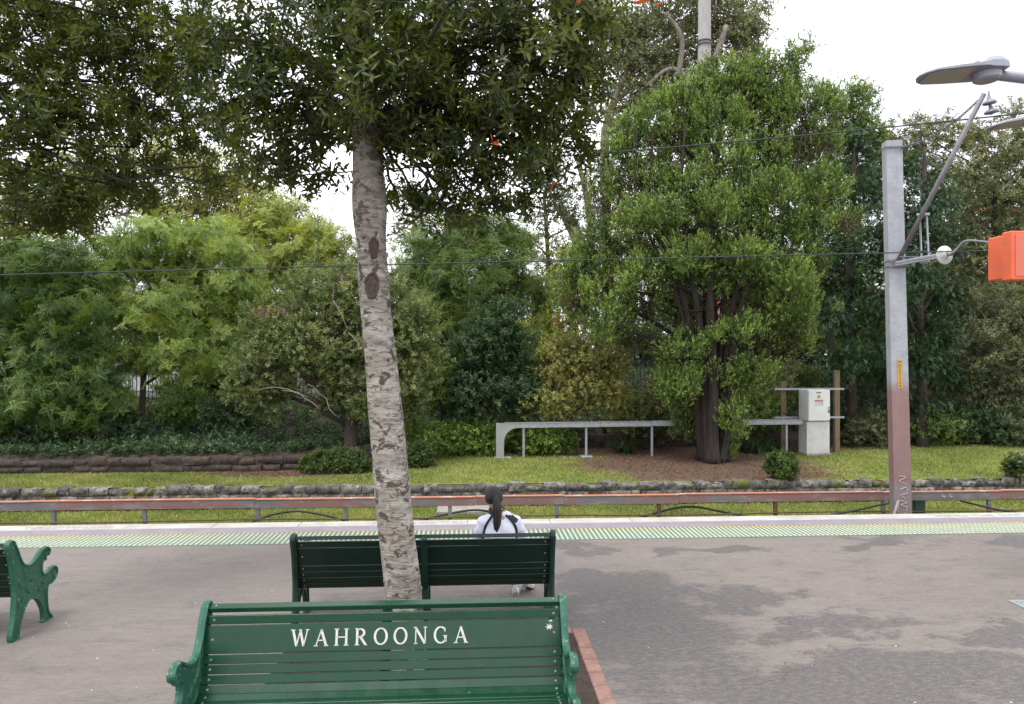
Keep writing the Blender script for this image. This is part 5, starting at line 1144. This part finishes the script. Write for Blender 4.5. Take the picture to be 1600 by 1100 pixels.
plant('leafy_tree', 'mid green dense tree with slim dark trunk between the pale trunk and the cypress', 'tree', 24.5, [(700, 385, 70, 36), (760, 370, 55, 30), (670, 430, 42, 40), (730, 430, 60, 40), (795, 420, 38, 42), (700, 490, 55, 36), (760, 480, 55, 38), (660, 480, 34, 34), (740, 350, 55, 20), (800, 380, 30, 26), (820, 470, 34, 34), (640, 440, 24, 40)],
      'pinnate', L_mid, GB(693, 610, 24.5), [(694, 560, 7), (697, 480, 6), (706, 400, 4)], .14, B_br, .33, .85, seed=6, clump=.4)
plant('undergrowth_shrub', 'leafy shrub hiding the lower half of the white car', 'shrub', 23.5, [(178, 625, 24, 20), (282, 612, 28, 22), (225, 655, 50, 20), (310, 600, 34, 26), (350, 590, 34, 30)], 'broad', L_mid, GB(240, 690, 23.5), None, .03, B_br, .24, 1.0, 'shrubs on the shady bank', seed=56, clump=.3)
plant('evergreen_shrub', 'tall dark blue green shrub in the middle behind the hedge plants', 'shrub', 21.8, [(770, 515, 38, 34), (745, 560, 46, 38), (800, 555, 42, 42), (770, 610, 60, 42), (820, 615, 34, 36), (725, 620, 34, 36), (785, 490, 26, 18)],
      'broad', L_dark, GB(770, 690, 21.8), None, .07, B_br, .26, .95, seed=7, clump=.3, up=.7)
plant('bright_shrub', 'low bright yellow green shrub just right of the pale trunk behind the hedge', 'shrub', 22.3, [(690, 575, 40, 32), (720, 610, 34, 36), (670, 610, 30, 30)], 'broad', L_hedge, GB(690, 690, 22.3), None, .05, B_br, .24, 1.0, seed=9, clump=.28)
plant('variegated_shrub', 'yellowish variegated shrub left of the cypress foot above the cable trough', 'shrub', 21.6, [(875, 570, 40, 32), (920, 560, 38, 30), (860, 620, 36, 30), (905, 610, 44, 34), (950, 610, 30, 36), (885, 540, 30, 20), (955, 570, 24, 22)],
      'broad', L_olive, GB(905, 690, 21.6), None, .06, B_br, .20, .95, seed=10, clump=.28)
for i, (u, v_, ru, rv, D_) in enumerate(((670, 682, 40, 24, 20.9), (735, 684, 46, 26, 21.6), (850, 688, 42, 24, 21.7), (800, 676, 30, 22, 22.2))):
    plant('hedge_shrub', ['low leafy hedge plant beside the pale trunk', 'low leafy hedge plant just left of the trough end', 'low leafy hedge plant seen beneath the cable trough', 'low leafy hedge plant right behind the curved trough end'][i], 'shrub', D_,
          [(u, v_, ru * .8, rv), (u - ru * .5, v_ + 4, ru * .5, rv * .8), (u + ru * .5, v_ + 4, ru * .5, rv * .8)], 'broad', L_hedge, GB(u, 700, D_), None, .03, B_br, .20, 1.15, 'low hedge plants', 20 + i, .24)
L_clip = leafmat('clipped_leaf', (0.019, 0.046, 0.014), (0.041, 0.084, 0.022), (0.078, 0.138, 0.034), tip=(0.312, 0.408, 0.072), rough=.4, tipamt=.85)
def gp(u, v_):
    z = -.55; p = G(u, v_, z); return p
for i, (u, v_, ru, rv, vb) in enumerate(((525, 722, 62, 24, 748), (648, 712, 34, 26, 736), (1222, 728, 27, 24, 753), (1590, 725, 18, 20, 750))):
    D_ = np.dot(G(u, vb, -.58) - CAM, FW) + ru * .016; ru, rv = ru * .86, rv * .88
    bl = [(u, v_ + 2, ru, rv)] if i in (2, 3) else [(u - ru * .45, v_ + 4, ru * .55, rv * .85, -.05), (u + ru * .1, v_, ru * .6, rv, 0), (u + ru * .55, v_ + 3, ru * .45, rv * .9, .05)]
    plant('clipped_bush', ['wide low clipped bush with bright tips left of the pale trunk', 'small bush poking out right of the pale trunk on the lawn', 'round clipped ball bush in front of the white cabinet', 'small bush with lilac flowers at the right edge of the lawn'][i], 'bush', D_, bl, 'broad', L_clip, np.array([*P(u, vb, D_)[:2], -.60]), None, .03, B_br, .10, 2.4,
          'clipped bushes on the lawn', 30 + i, .12, jit=.02, fill=.2, flowers=(L_blue, [(1588, 706), (1596, 712), (1582, 716), (1592, 722)], .08) if i == 3 else None)
# the big cypress
cy = [(1070, 545, 34, 18, -1.0), (1155, 515, 36, 20, -1.1), (1075, 400, 34, 20, -1.4), (1165, 400, 36, 22, -1.3), (1120, 320, 40, 22, -1.4), (1040, 330, 34, 20, -1.3), (1210, 300, 34, 20, -1.2), (1000, 430, 34, 20, -1.2), (1240, 430, 34, 20, -1.1), (1115, 590, 30, 16, -.7), (1145, 655, 18, 24, -.9), (1060, 600, 34, 20, -.9), (1175, 590, 34, 22, -.6), (1130, 130, 42, 34), (1180, 115, 32, 30), (1215, 135, 36, 30), (1240, 95, 16, 20), (1262, 78, 13, 12), (1080, 165, 40, 32), (1130, 190, 50, 34), (1190, 180, 45, 34), (1250, 170, 38, 34), (1290, 160, 24, 24), (1030, 190, 32, 30), (990, 215, 30, 28), (1060, 230, 46, 30), (1130, 250, 46, 30), (1200, 240, 46, 32), (1270, 225, 36, 32),
      (965, 260, 34, 28), (1020, 280, 40, 28), (1090, 300, 44, 30), (1160, 310, 44, 30), (1230, 295, 42, 30), (1285, 290, 34, 26), (1320, 350, 24, 14), (950, 320, 34, 28), (1000, 345, 38, 28), (1060, 360, 40, 28), (1130, 370, 42, 30), (1200, 360, 42, 30), (1260, 350, 38, 26), (935, 380, 34, 28), (985, 405, 38, 26), (905, 425, 34, 24), (1050, 420, 40, 26),
      (1120, 430, 40, 26), (1190, 420, 42, 30), (1250, 410, 38, 26), (900, 470, 24, 20), (950, 455, 38, 24), (1000, 470, 34, 24), (940, 505, 34, 24), (1060, 480, 34, 22), (1180, 480, 40, 28), (1235, 470, 38, 26), (990, 530, 34, 18), (1190, 530, 40, 22), (1240, 520, 34, 24), (1060, 560, 40, 16), (1160, 575, 34, 18), (1050, 610, 40, 24), (1085, 655, 36, 30), (1140, 680, 18, 28), (1150, 150, 50, 30)]
def cyx(mb, base):
    rr = random.Random(4)
    for k, (du, hw) in enumerate(((-19, 7), (-9, 8), (2, 9), (13, 7), (21, 6), (28, 5), (-24, 4.5))):   # fluted multiple stems
        pts = [(1112 + du * .55, 722, hw * 1.5), (1112 + du * .8, 690, hw * 1.1), (1112 + du, 640, hw), (1110 + du * 1.2, 560, hw * .85), (1105 + du * 2.2, 450, hw * .65), (1105 + du * 4.5, 320, hw * .4), (1115 + du * 5, 200, hw * .25)]
        P3 = [list(P(u, v_, 20.6 - .16 * (k % 3)) - base) + [h_ * 20.6 / F] for u, v_, h_ in pts]; s3 = spline(P3, 4); mb.tube(s3[:, :3], list(s3[:, 3]), 8)
    for _ in range(34):   # dead and bare side branches
        v_ = rr.uniform(300, 640); u = 1112 + rr.uniform(-30, 30); sgn = rr.choice((-1, 1)); a = P(u, v_, 20.6); b = P(u + sgn * rr.uniform(40, 150), v_ - rr.uniform(-25, 60), 20.6 + rr.uniform(-1.2, .8)); limb(mb, a - base, b - base, .028, .006, -.06, 6, 4, .1)
cyp = plant('cypress_tree', 'huge ragged bright green cypress with dark fluted trunk standing on the bare earth', 'tree', 21.0, cy, 'tuft', L_cyp, np.array([*P(1114, 722, 20.6)[:2], -.60]), [(1114, 680, 22), (1116, 620, 18), (1112, 540, 14), (1108, 430, 9), (1112, 300, 6), (1130, 180, 3)], .35, B_cyp, .21, 1.05, seed=12, clump=.36, up=1.3, extra=cyx, twigs=3, jit=.35, fill=.06)
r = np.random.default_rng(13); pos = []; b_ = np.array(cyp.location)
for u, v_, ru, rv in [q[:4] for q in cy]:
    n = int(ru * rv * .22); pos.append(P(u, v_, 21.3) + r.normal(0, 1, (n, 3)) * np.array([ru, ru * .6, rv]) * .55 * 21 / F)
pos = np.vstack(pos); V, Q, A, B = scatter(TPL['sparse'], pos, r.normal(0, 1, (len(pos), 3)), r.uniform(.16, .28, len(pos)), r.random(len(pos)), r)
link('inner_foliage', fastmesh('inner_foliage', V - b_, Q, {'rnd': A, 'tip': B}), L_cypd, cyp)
# dark conifers on the right
for i, (lab, D_, bl, bs_) in enumerate((
    ('dark blue green conifer half hidden between the cypress and the mast', 23.8, [(1340, 250, 28, 34), (1350, 310, 34, 30), (1310, 380, 40, 28), (1350, 390, 34, 30), (1290, 430, 40, 26), (1340, 450, 40, 26), (1290, 500, 46, 26), (1350, 510, 40, 26), (1310, 560, 46, 26), (1360, 580, 36, 26), (1290, 610, 40, 26), (1350, 640, 40, 20), (1325, 215, 24, 22)], 1330),
    ('dark layered conifer with light branch tips just right of the mast', 23.2, [(1430, 270, 40, 26), (1460, 310, 44, 26), (1420, 350, 44, 26), (1465, 380, 46, 26), (1425, 420, 46, 24), (1470, 450, 46, 24), (1430, 490, 44, 24), (1475, 520, 44, 24), (1435, 560, 44, 24), (1470, 590, 40, 22), (1400, 600, 34, 24), (1380, 540, 34, 26), (1380, 460, 34, 28), (1385, 380, 30, 30), (1440, 630, 40, 18)], 1440))):
    plant('conifer_tree', lab, 'tree', D_, bl, 'fan', L_con, GB(bs_, 690, D_), [(bs_, 600, 8), (bs_ - 4, 450, 6), (bs_ + 4, 300, 4), (bs_ + 4, 230, 2)], .2, B_br, .165, .8, 'dark conifers', 40 + i, .42, up=-.15, twigs=3, jit=.6)
plant('flowering_tree', 'grey green tree with scattered red blossoms at the upper right edge', 'tree', 26.5, [(1500, 215, 44, 26), (1560, 230, 50, 34), (1610, 260, 40, 40), (1520, 280, 44, 34), (1580, 310, 50, 38), (1530, 350, 46, 38), (1600, 380, 40, 40), (1545, 420, 46, 36), (1490, 400, 36, 30), (1600, 190, 30, 26), (1440, 205, 36, 22), (1400, 225, 30, 20), (1610, 450, 40, 40)],
      'broad', L_euc, GB(1560, 660, 26), [(1558, 560, 7), (1550, 430, 5), (1555, 300, 3)], .16, B_br, .30, .65, seed=50, clump=.45, flowers=(M_redleaf, [(1525, 238), (1541, 276), (1578, 290), (1520, 285), (1583, 330), (1556, 300), (1506, 360), (1590, 268), (1537, 330)], .16))
plant('twiggy_tree', 'dull olive twiggy tree filling the right edge above the lawn', 'tree', 24.2, [(1500, 480, 44, 36), (1560, 490, 50, 40), (1610, 520, 40, 50), (1520, 545, 50, 38), (1580, 570, 50, 42), (1500, 600, 44, 34), (1560, 625, 50, 34), (1610, 640, 30, 34)],
      'sparse', L_grey, GB(1560, 700, 24), None, .12, B_br, .24, .95, seed=51, clump=.34, twigs=8)
for i, (u, v_, ru, rv, D_, lm_, lab) in enumerate(((1365, 672, 34, 28, 23.4, L_grey, 'low dusty leaved shrub behind the lawn left of the mast'), (1450, 668, 42, 26, 23.6, L_mid, 'low shrub behind the lawn just right of the mast'), (1530, 665, 46, 26, 23.6, L_dark, 'low dark shrub behind the lawn beneath the twiggy tree'), (1595, 670, 34, 30, 23.4, L_grey, 'low pale shrub behind the lawn at the right edge'), (1010, 640, 50, 34, 22.6, L_tib, 'pale leaved shrub behind the trough left of the cypress trunk'), (1180, 640, 40, 30, 22.9, L_mid, 'shrub behind the trough right of the cypress trunk'), (1235, 600, 34, 34, 23.5, L_tib, 'loose shrub behind the left timber post'), (160, 665, 46, 30, 21.3, L_dark, 'dark shrub in the shade under the far left tree'), (60, 690, 60, 22, 20.6, L_dark, 'low dark shrub in the deep shade at the left edge'), (300, 640, 40, 26, 22.5, L_hedge, 'climber covered shrub in the gap under the feathery tree'), (360, 650, 40, 36, 22, L_dark, 'dark shrub left of the flowering shrub stems'))):
    plant('undergrowth_shrub', lab, 'shrub', D_, [(u, v_, ru, rv), (u - ru * .6, v_ + 6, ru * .5, rv * .8), (u + ru * .6, v_ + 5, ru * .5, rv * .8)], 'broad', lm_, GB(u, 700, D_), None, .03, B_br, .24, .9, 'shrubs on the shady bank', 60 + i, .28)
# strappy clumps
def strappy(lab, u, v_, D_, n, h, seed):
    b = P(u, v_, D_); b[2] = gz(b[0], b[1]) - .02; r = np.random.default_rng(seed); V = []; Q = []; A = []
    for k in range(n):
        a = r.uniform(0, 6.28); ln = h * r.uniform(.6, 1.1); o_ = r.normal(0, .12, 2); w_ = .022; pr_ = None
        for j in range(6):
            t = j / 5; x = o_[0] + math.cos(a) * ln * t * .75; y = o_[1] + math.sin(a) * ln * t * .75; z = ln * (1.5 * t - 1.25 * t * t) ; ww = w_ * (1 - t * .9)
            V += [(x - math.sin(a) * ww, y + math.cos(a) * ww, z), (x + math.sin(a) * ww, y - math.cos(a) * ww, z)]
            if j: i = len(V) - 4; Q.append((i, i + 1, i + 3, i + 2)); A.append(r.random())
    o = link('strappy_plant', fastmesh('strappy_plant', V, Q, {'rnd': A, 'tip': np.zeros(len(A))}), L_dark); o.location = b; tag(o, lab, 'plant', 'strap leaved clumps')
for i, (u, v_, D_, lab) in enumerate(((1180, 706, 21.9, 'strap leaved clump under the trough right of the cypress'), (1205, 704, 22.3, 'strap leaved clump beside the left timber post'), (975, 706, 22.0, 'strap leaved clump under the trough left of the cypress'), (1150, 702, 22.4, 'strap leaved clump close behind the cypress trunk'))): strappy(lab, u, v_, D_, 90, .95, 80 + i)
# far trees
def stumps(mb, base):
    for pts in ([(918, 405, 11), (905, 380, 10), (888, 345, 8), (871, 318, 8)], [(925, 395, 5), (922, 350, 5), (915, 300, 4.5), (903, 250, 4)], [(912, 400, 4), (905, 360, 3), (893, 335, 3)], [(1100, 180, 6), (1075, 125, 4.5), (1045, 108, 3.5), (1010, 135, 3)], [(1100, 180, 8), (1120, 90, 6), (1135, 40, 4)], [(1060, 120, 5), (1065, 60, 4), (1040, 20, 3)]):
        s3 = spline([list(P(u, v_, 33) - base) + [h_ * 33 / F] for u, v_, h_ in pts], 5); mb.tube(s3[:, :3], list(s3[:, 3]), 8)
gum = plant('eucalypt_tree', 'tall open grey green eucalypt behind the cypress with pale trunk and lopped limbs', 'tree', 34, [(960, 40, 40, 40), (1010, 60, 50, 40), (1060, 20, 50, 36), (1120, 20, 44, 34), (1165, 50, 28, 28), (1180, 20, 22, 24), (1000, 110, 34, 30), (1050, 120, 34, 26), (960, 150, 30, 30), (1170, 90, 20, 22), (990, 170, 24, 20), (1100, 60, 30, 30), (1060, 160, 30, 22), (1010, 150, 40, 30), (1030, 90, 40, 34), (1090, 90, 34, 30), (1140, 60, 34, 34), (980, 60, 40, 50), (970, 200, 26, 30), (1180, 60, 22, 30), (1080, -20, 90, 26)],
      'sparse', L_euc, GB(948, 620, 34), [(948, 560, 8), (948, 400, 7.5), (946, 260, 7), (947, 200, 6.5), (975, 120, 5), (1010, 70, 3)], .25, B_pale, .34, .8, seed=90, clump=.55, up=-.1, extra=stumps, twigs=3)
plant('open_tree', 'thin dark open tree seen against the sky between the leaves and the cypress', 'tree', 31, [(860, 330, 36, 36), (830, 380, 40, 26), (900, 300, 26, 30), (870, 270, 26, 24), (930, 280, 20, 30), (840, 420, 40, 26), (900, 350, 24, 24), (960, 220, 20, 24)], 'sparse', L_grey, GB(858, 620, 31), [(858, 500, 4), (856, 400, 3.5), (850, 300, 2.5)], .1, B_br, .32, .42, seed=91, clump=.5, twigs=6)
plant('background_tree', 'dark tree with pale trunk rising behind the feathery tree on the left', 'tree', 33, [(180, 260, 70, 36), (280, 250, 60, 36), (330, 310, 50, 36), (230, 310, 60, 30), (140, 320, 50, 34), (60, 350, 60, 34), (10, 330, 50, 40), (100, 270, 60, 40), (350, 370, 50, 30), (290, 340, 50, 26), (390, 300, 50, 30), (420, 345, 44, 26), (340, 270, 50, 30), (380, 340, 30, 26)], 'sparse', L_olive, GB(240, 620, 33), [(240, 500, 7), (240, 400, 6.5), (240, 330, 6), (238, 290, 4)], .2, B_pale, .42, .8, seed=92, clump=.55)
plant('wispy_tree', 'pale wispy tree behind the pale trunk against the sky', 'tree', 36, [(640, 320, 26, 30), (665, 360, 26, 26), (625, 370, 20, 24), (650, 300, 20, 20), (680, 330, 22, 22)], 'sparse', L_grey, GB(648, 620, 36), [(648, 500, 4), (648, 400, 3), (645, 330, 2)], .1, B_pale, .36, .4, seed=93, clump=.5, twigs=5)
plant('background_tree', 'tree behind the cypress crown poking out at its upper right', 'tree', 27, [(1330, 150, 22, 22), (1345, 185, 28, 26), (1310, 200, 34, 30), (1350, 150, 12, 12), (1370, 215, 26, 20)], 'broad', L_mid, GB(1330, 620, 27), [(1330, 500, 6), (1332, 350, 5), (1335, 200, 3)], .15, B_br, .26, .8, seed=94, clump=.36)
for i_, (lab_, bl_) in enumerate((('dark tree filling in between the cypress and the mast', [(1250, 250, 60, 36), (1310, 290, 60, 40), (1270, 340, 60, 40), (1350, 250, 50, 36), (1380, 320, 50, 44), (1220, 400, 60, 40), (1320, 400, 60, 40), (1400, 400, 40, 40), (1400, 250, 30, 26)]),
    ('dark tree filling in behind the left half of the cypress', [(1000, 300, 40, 30), (980, 370, 50, 40), (1080, 330, 60, 40), (1060, 250, 50, 30), (1150, 300, 50, 40), (940, 430, 50, 34), (1040, 420, 60, 40), (1130, 410, 60, 40)]),
    ('dark tree filling in between mast and right edge', [(1440, 260, 40, 30), (1500, 290, 50, 36), (1470, 350, 50, 40), (1560, 340, 50, 40), (1620, 360, 40, 50), (1520, 420, 60, 40), (1440, 430, 40, 40)]))):
    plant('background_tree', lab_, 'tree', 30 + i_, bl_, 'broad', (L_dark, L_cypd, L_grey)[i_], np.array([*P(bl_[1][0], 600, 30 + i_)[:2], 1.0]), None, .2, B_br, .32, .6, seed=170 + i_, clump=.5, twigs=2)
labs = ['at the far left', 'left of the feathery trunk', 'behind the feathery tree', 'behind the flowering shrub', 'behind the pale trunk', 'behind the leafy tree', 'behind the variegated shrub', 'behind the cypress', 'behind the cabinet', 'behind the mast', 'behind the twiggy tree', 'at the far right']
for i, u in enumerate((-60, 90, 330, 470, 600, 740, 1010, 1130, 1260, 1400, 1530, 1660)):
    D_ = 38 + (i % 3) * 2; tp = {3: 470, 4: 470, 2: 430, 6: 480, 5: 470}.get(i, 400)
    plant('background_tree', 'dense dark tree in the distance ' + labs[i], 'tree', D_, [(u, tp + 50, 80, 48), (u - 50, tp + 110, 70, 50), (u + 50, tp + 105, 70, 50), (u, tp + 150, 90, 40)], 'broad', (L_dark, L_mid, L_dark, L_grey)[i % 4], np.array([*P(u, 600, D_)[:2], .5]), None, .2, B_br, .55, .75, 'distant trees beyond the road', 100 + i, .8, twigs=1)
# leafy ground cover on the bank, grass blades and leaf litter
r = np.random.default_rng(200); n = 15000; X = r.uniform(-19, 19, n); Y = np.array([yback(x) for x in X]) + .3 + r.random(n) ** 1.2 * 7.2; Z = np.array([gz(x, y) for x, y in zip(X, Y)])
V, Q, A, B = scatter(TPL['broad'], np.stack([X, Y, Z + .03], 1), r.normal(0, .5, (n, 3)) + [0, -.2, 1], r.uniform(.16, .34, n), r.random(n) * .7, r); tag(link('ground_cover', fastmesh('ground_cover', V, Q, {'rnd': A, 'tip': B}), L_dark), kind='stuff')
def bare(x, y): return max(1 - ((x - cx) / rx) ** 2 - ((y - cy_) / ry) ** 2 for cx, cy_, rx, ry in ((6.2, 19.8, 3.9, 2.3), (5.5, 22.5, 8, 1.6), (-4.5, 19.2, 2.6, .9), (6.5, 18.2, 3.4, .9), (-9, 19.9, 9, .7)))
L_grass = leafmat('grass_blade', (.115, .165, .05), (.185, .25, .08), (.29, .34, .14), trans=.3)
L_lit = leafmat('dry_leaf', (.055, .032, .02), (.11, .07, .047), (.22, .16, .11), trans=.1)
def blades(name, x0, x1, yf, n, h, seed):
    r = np.random.default_rng(seed); X = r.uniform(x0, x1, n); Y = yf(X, r.random(n)); keep = np.array([gz(x, y) < -1 or bare(x, y) + r.normal(0, .25) < .1 for x, y in zip(X, Y)]); X = X[keep]; Y = Y[keep]; n = len(X)
    Z = np.array([(gz(x, y) if y > WALL + .25 else LOW) for x, y in zip(X, Y)]); a = r.uniform(0, 3.14, n); w_ = .012; hh = h * r.uniform(.5, 1.2, n); lx, ly = r.normal(0, .02, n), r.normal(0, .02, n)
    b = np.stack([X, Y, Z], 1); s_ = np.stack([np.cos(a) * w_, np.sin(a) * w_, 0 * a], 1); t = b + np.stack([lx, ly, hh], 1)
    V = np.stack([b - s_, b + s_, t + s_ * .3, t - s_ * .3], 1).reshape(-1, 3); Q = np.arange(4 * n).reshape(-1, 4)
    pv = .5 + .22 * np.sin(X * 1.3 + 1.7 * np.sin(Y * 1.1)) + .2 * np.sin(X * 3.9 + Y * 2.7) * np.sin(Y * 4.3 - X) + r.normal(0, .16, n)
    tag(link(name, fastmesh(name, V, Q, {'rnd': np.clip(pv, 0, 1), 'tip': np.zeros(n)}), L_grass), kind='stuff')
ybv = np.vectorize(yback)
blades('grass_blades', -15, 19, lambda x, q: WALL + .3 + (ybv(x) - WALL - .5) * q, 90000, .045, 301)
blades('verge_grass_blades', -15, 19, lambda x, q: 15.4 + 1.7 * q, 60000, .05, 302)
n = 9000; X = r.uniform(-14, 15, n); Y = WALL + .3 + (ybv(X) - WALL - .4) * r.random(n); k_ = np.array([bare(x, y) + r.normal(0, .35) > .1 for x, y in zip(X, Y)]); X, Y = X[k_], Y[k_]; n = len(X); Z = np.array([gz(x, y) for x, y in zip(X, Y)]) + .02
a = r.uniform(0, 6.28, n); c_, s_ = np.cos(a) * .035, np.sin(a) * .035; b = np.stack([X, Y, Z], 1)
V = np.stack([b - np.stack([c_, s_, 0 * a], 1), b + np.stack([s_ * .45, -c_ * .45, .012 + 0 * a], 1), b + np.stack([c_, s_, 0 * a], 1), b - np.stack([s_ * .45, -c_ * .45, -.012 + 0 * a], 1)], 1).reshape(-1, 3)
tag(link('leaf_litter', fastmesh('leaf_litter', V, np.arange(4 * n).reshape(-1, 4), {'rnd': r.random(n), 'tip': np.zeros(n)}), L_lit), kind='stuff')

# ---------------------------------------------------------------- things glimpsed behind the trees
pp0 = P(1099, 620, 30.5); pb = np.array([pp0[0], pp0[1], .8]); tp_ = P(1101, -60, 30.5); mb = MB(); hw = 10.5 * 30.5 / F
mb.tube([(0, 0, -.3), tuple(tp_ - pb)], [hw * 1.15, hw * .9], 14); root = empty('utility_pole', pb); tag(root, 'thick grey utility pole rising behind the cypress top', 'pole'); mb.build('shaft', mat('weathered_pole', (.34, .32, .31), (.26, .245, .235), .9, 4, scale=(5, 5, .5), bmp=.3), root, True)
mb = MB(); 
for v_ in (65, 70): z = P(1100, v_, 30.5)[2] - pb[2]; t = z / (tp_ - pb)[2]; mb.tube([(t * (tp_ - pb)[0] + (hw + .01) * math.cos(a), t * (tp_ - pb)[1] + (hw + .01) * math.sin(a), z) for a in np.linspace(0, 6.28, 18)], .03, 5, False)
mb.build('strap', M_galvd, root)
lp0 = P(832, 560, 36); lp0[2] = 1.0; root = empty('street_lamp', lp0); tag(root, 'small distant street lamp with a slanting arm between shrub and cypress', 'street lamp')
mb = MB(); a_ = P(832, 468, 36) - lp0; mb.tube([(0, 0, 0), a_], .055, 8); mb.build('post', M_galv, root); mb = MB(); mb.tube([P(832, 488, 36) - lp0, P(866, 470, 35.6) - lp0], .04, 6); mb.tube([P(858, 474, 35.7) - lp0, P(872, 467, 35.6) - lp0], .09, 6); mb.build('arm', M_galv, root)
def fence(lab, x0, x1, y, zb, h):
    root = empty('picket_fence', ((x0 + x1) / 2, y, zb)); tag(root, lab, 'fence', 'black steel fences along the road'); mb = MB(); xc = (x0 + x1) / 2
    for x in np.arange(x0, x1, .13): mb.box((x - .011 - xc, -.011, gz(x, y) - zb), (x + .011 - xc, .011, gz(x, y) - zb + h))
    mb.build('pickets', M_black, root)
    for q in (.12, h - .12):
        mb = MB()
        for x in np.arange(x0, x1 - 1, 1.0): z = gz(x, y) - zb + q; z2 = gz(x + 1, y) - zb + q; mb.add([(x - xc, -.02, z), (x + 1 - xc, -.02, z2), (x + 1 - xc, .02, z2), (x - xc, .02, z), (x - xc, -.02, z + .04), (x + 1 - xc, -.02, z2 + .04), (x + 1 - xc, .02, z2 + .04), (x - xc, .02, z + .04)], [(3, 2, 1, 0), (4, 5, 6, 7), (0, 1, 5, 4), (1, 2, 6, 5), (2, 3, 7, 6), (3, 0, 4, 7)])
        mb.build('rail', M_black, root)
fence('black picket fence glimpsed at the top of the bank on the left', -15, -3, 26.0, .5, 1.2)
fence('black picket fence glimpsed on the bank behind the cypress', 1.5, 12.5, 25.2, 1.1, 1.5)
# white car in the gap, a row of warning chevrons and orange blossom far behind
cp = P(228, 622, 29.0); cz = ztop(cp[0]); root = empty('parked_car', (cp[0], 29.2, cz - .02)); tag(root, 'white car glimpsed through the dark gap under the feathery tree', 'car')
prof = [(-2.1, .35), (-2.15, .62), (-2.0, .78), (-1.35, .86), (-.75, 1.28), (-.2, 1.40), (.65, 1.40), (1.25, 1.22), (1.75, .92), (2.12, .84), (2.18, .5), (2.12, .35), (1.75, .3), (-1.7, .3)]
o = MB().prism(prof, 1, -.84, .84).build('body', mat('car_white', (.75, .76, .78), None, .2, 3, bmp=0), root); bevel(o, .06, 3)
MG = mat('car_glass', (.02, .025, .03), None, .08, 3, bmp=0)
for s, nm in ((-1, 'side_window'), (1, 'side_window')):
    q = MB().prism([(-.95, .92), (-.62, 1.24), (-.18, 1.33), (.08, 1.34), (.08, .92)], 1, s * .845 - .004, s * .845 + .004); q.prism([(.16, .92), (.16, 1.34), (.62, 1.33), (1.1, 1.19), (1.4, .95)], 1, s * .845 - .004, s * .845 + .004); q.build(nm, MG, root)
for x in (-1.35, 1.38):
    for s in (-1, 1):
        q = MB().lathe([(.20, -.10), (.31, -.10), (.32, .0), (.31, .10), (.20, .10)], 20, Matrix.Translation((x, s * .78, .32)) @ Matrix.Rotation(R(90), 4, 'X')); wh = q.build('wheel', M_black, root); MB().lathe([(.19, -.105), (.19, .105)], 14, Matrix.Translation((x, s * .78, .32)) @ Matrix.Rotation(R(90), 4, 'X')).build('rim', M_galv, wh)
sg = P(1125, 493, 26.3); root = empty('warning_sign', (sg[0], sg[1], gz(sg[0], min(sg[1], 27.4)))); tag(root, 'narrow red and white striped board glimpsed through the cypress right of its stems', 'sign'); b_ = np.array(root.location); k_ = 26.3 / F
mb = MB(); mb.box((-7 * k_, 0, sg[2] - 24 * k_ - b_[2]), (7 * k_, .03, sg[2] + 24 * k_ - b_[2])); board = mb.build('board', M_lw, root)
for j in range(5): z = sg[2] - b_[2] + (-20 + j * 10) * k_; MB().add([(-7 * k_, -.004, z - 4 * k_), (7 * k_, -.004, z), (7 * k_, -.004, z + 5 * k_), (-7 * k_, -.004, z + 1 * k_)], [(0, 1, 2, 3)]).build('stripe', mat('stripe_red', (.75, .08, .04), None, .5, 4, bmp=0), board)
MB().box((-.03, .031, 0), (.03, .08, sg[2] - b_[2])).build('post', M_galvd, root)
L_or = leafmat('orange_leaf', (.30, .13, .07), (.42, .2, .11), (.5, .33, .22)); plant('orange_shrub', 'orange leaved shrub in the distance beside the street lamp', 'shrub', 34, [(850, 502, 22, 9), (872, 508, 14, 8), (838, 506, 10, 8)], 'broad', L_or, np.array([*P(850, 560, 34)[:2], 1.4]), None, .05, B_br, .3, 1.0, seed=150, clump=.3)
# scattered pale litter on the asphalt
r = random.Random(77)
for u, v_ in ((103, 974), (107, 978), (51, 996), (152, 1029), (143, 1079), (425, 924), (240, 1016), (213, 1074), (13, 981), (1268, 1040), (1400, 1010), (1600 - 20, 1098), (700, 912), (306, 943), (943, 972), (310, 1099), (1430, 1098), (1013, 1012)):
    p = G(u, v_); s = r.uniform(.004, .009); n_ = 6
    o = MB().prism([(s * (1 + r.uniform(-.3, .5)) * math.cos(a * math.pi / 3), s * r.uniform(.6, 1.2) * math.sin(a * math.pi / 3)) for a in range(n_)], 2, .0, .004).build('blossom_scrap', M_letter); o.location = (p[0], p[1], 0); tag(o, 'tiny pale scrap lying on the asphalt', 'litter', 'pale scraps scattered on the platform')
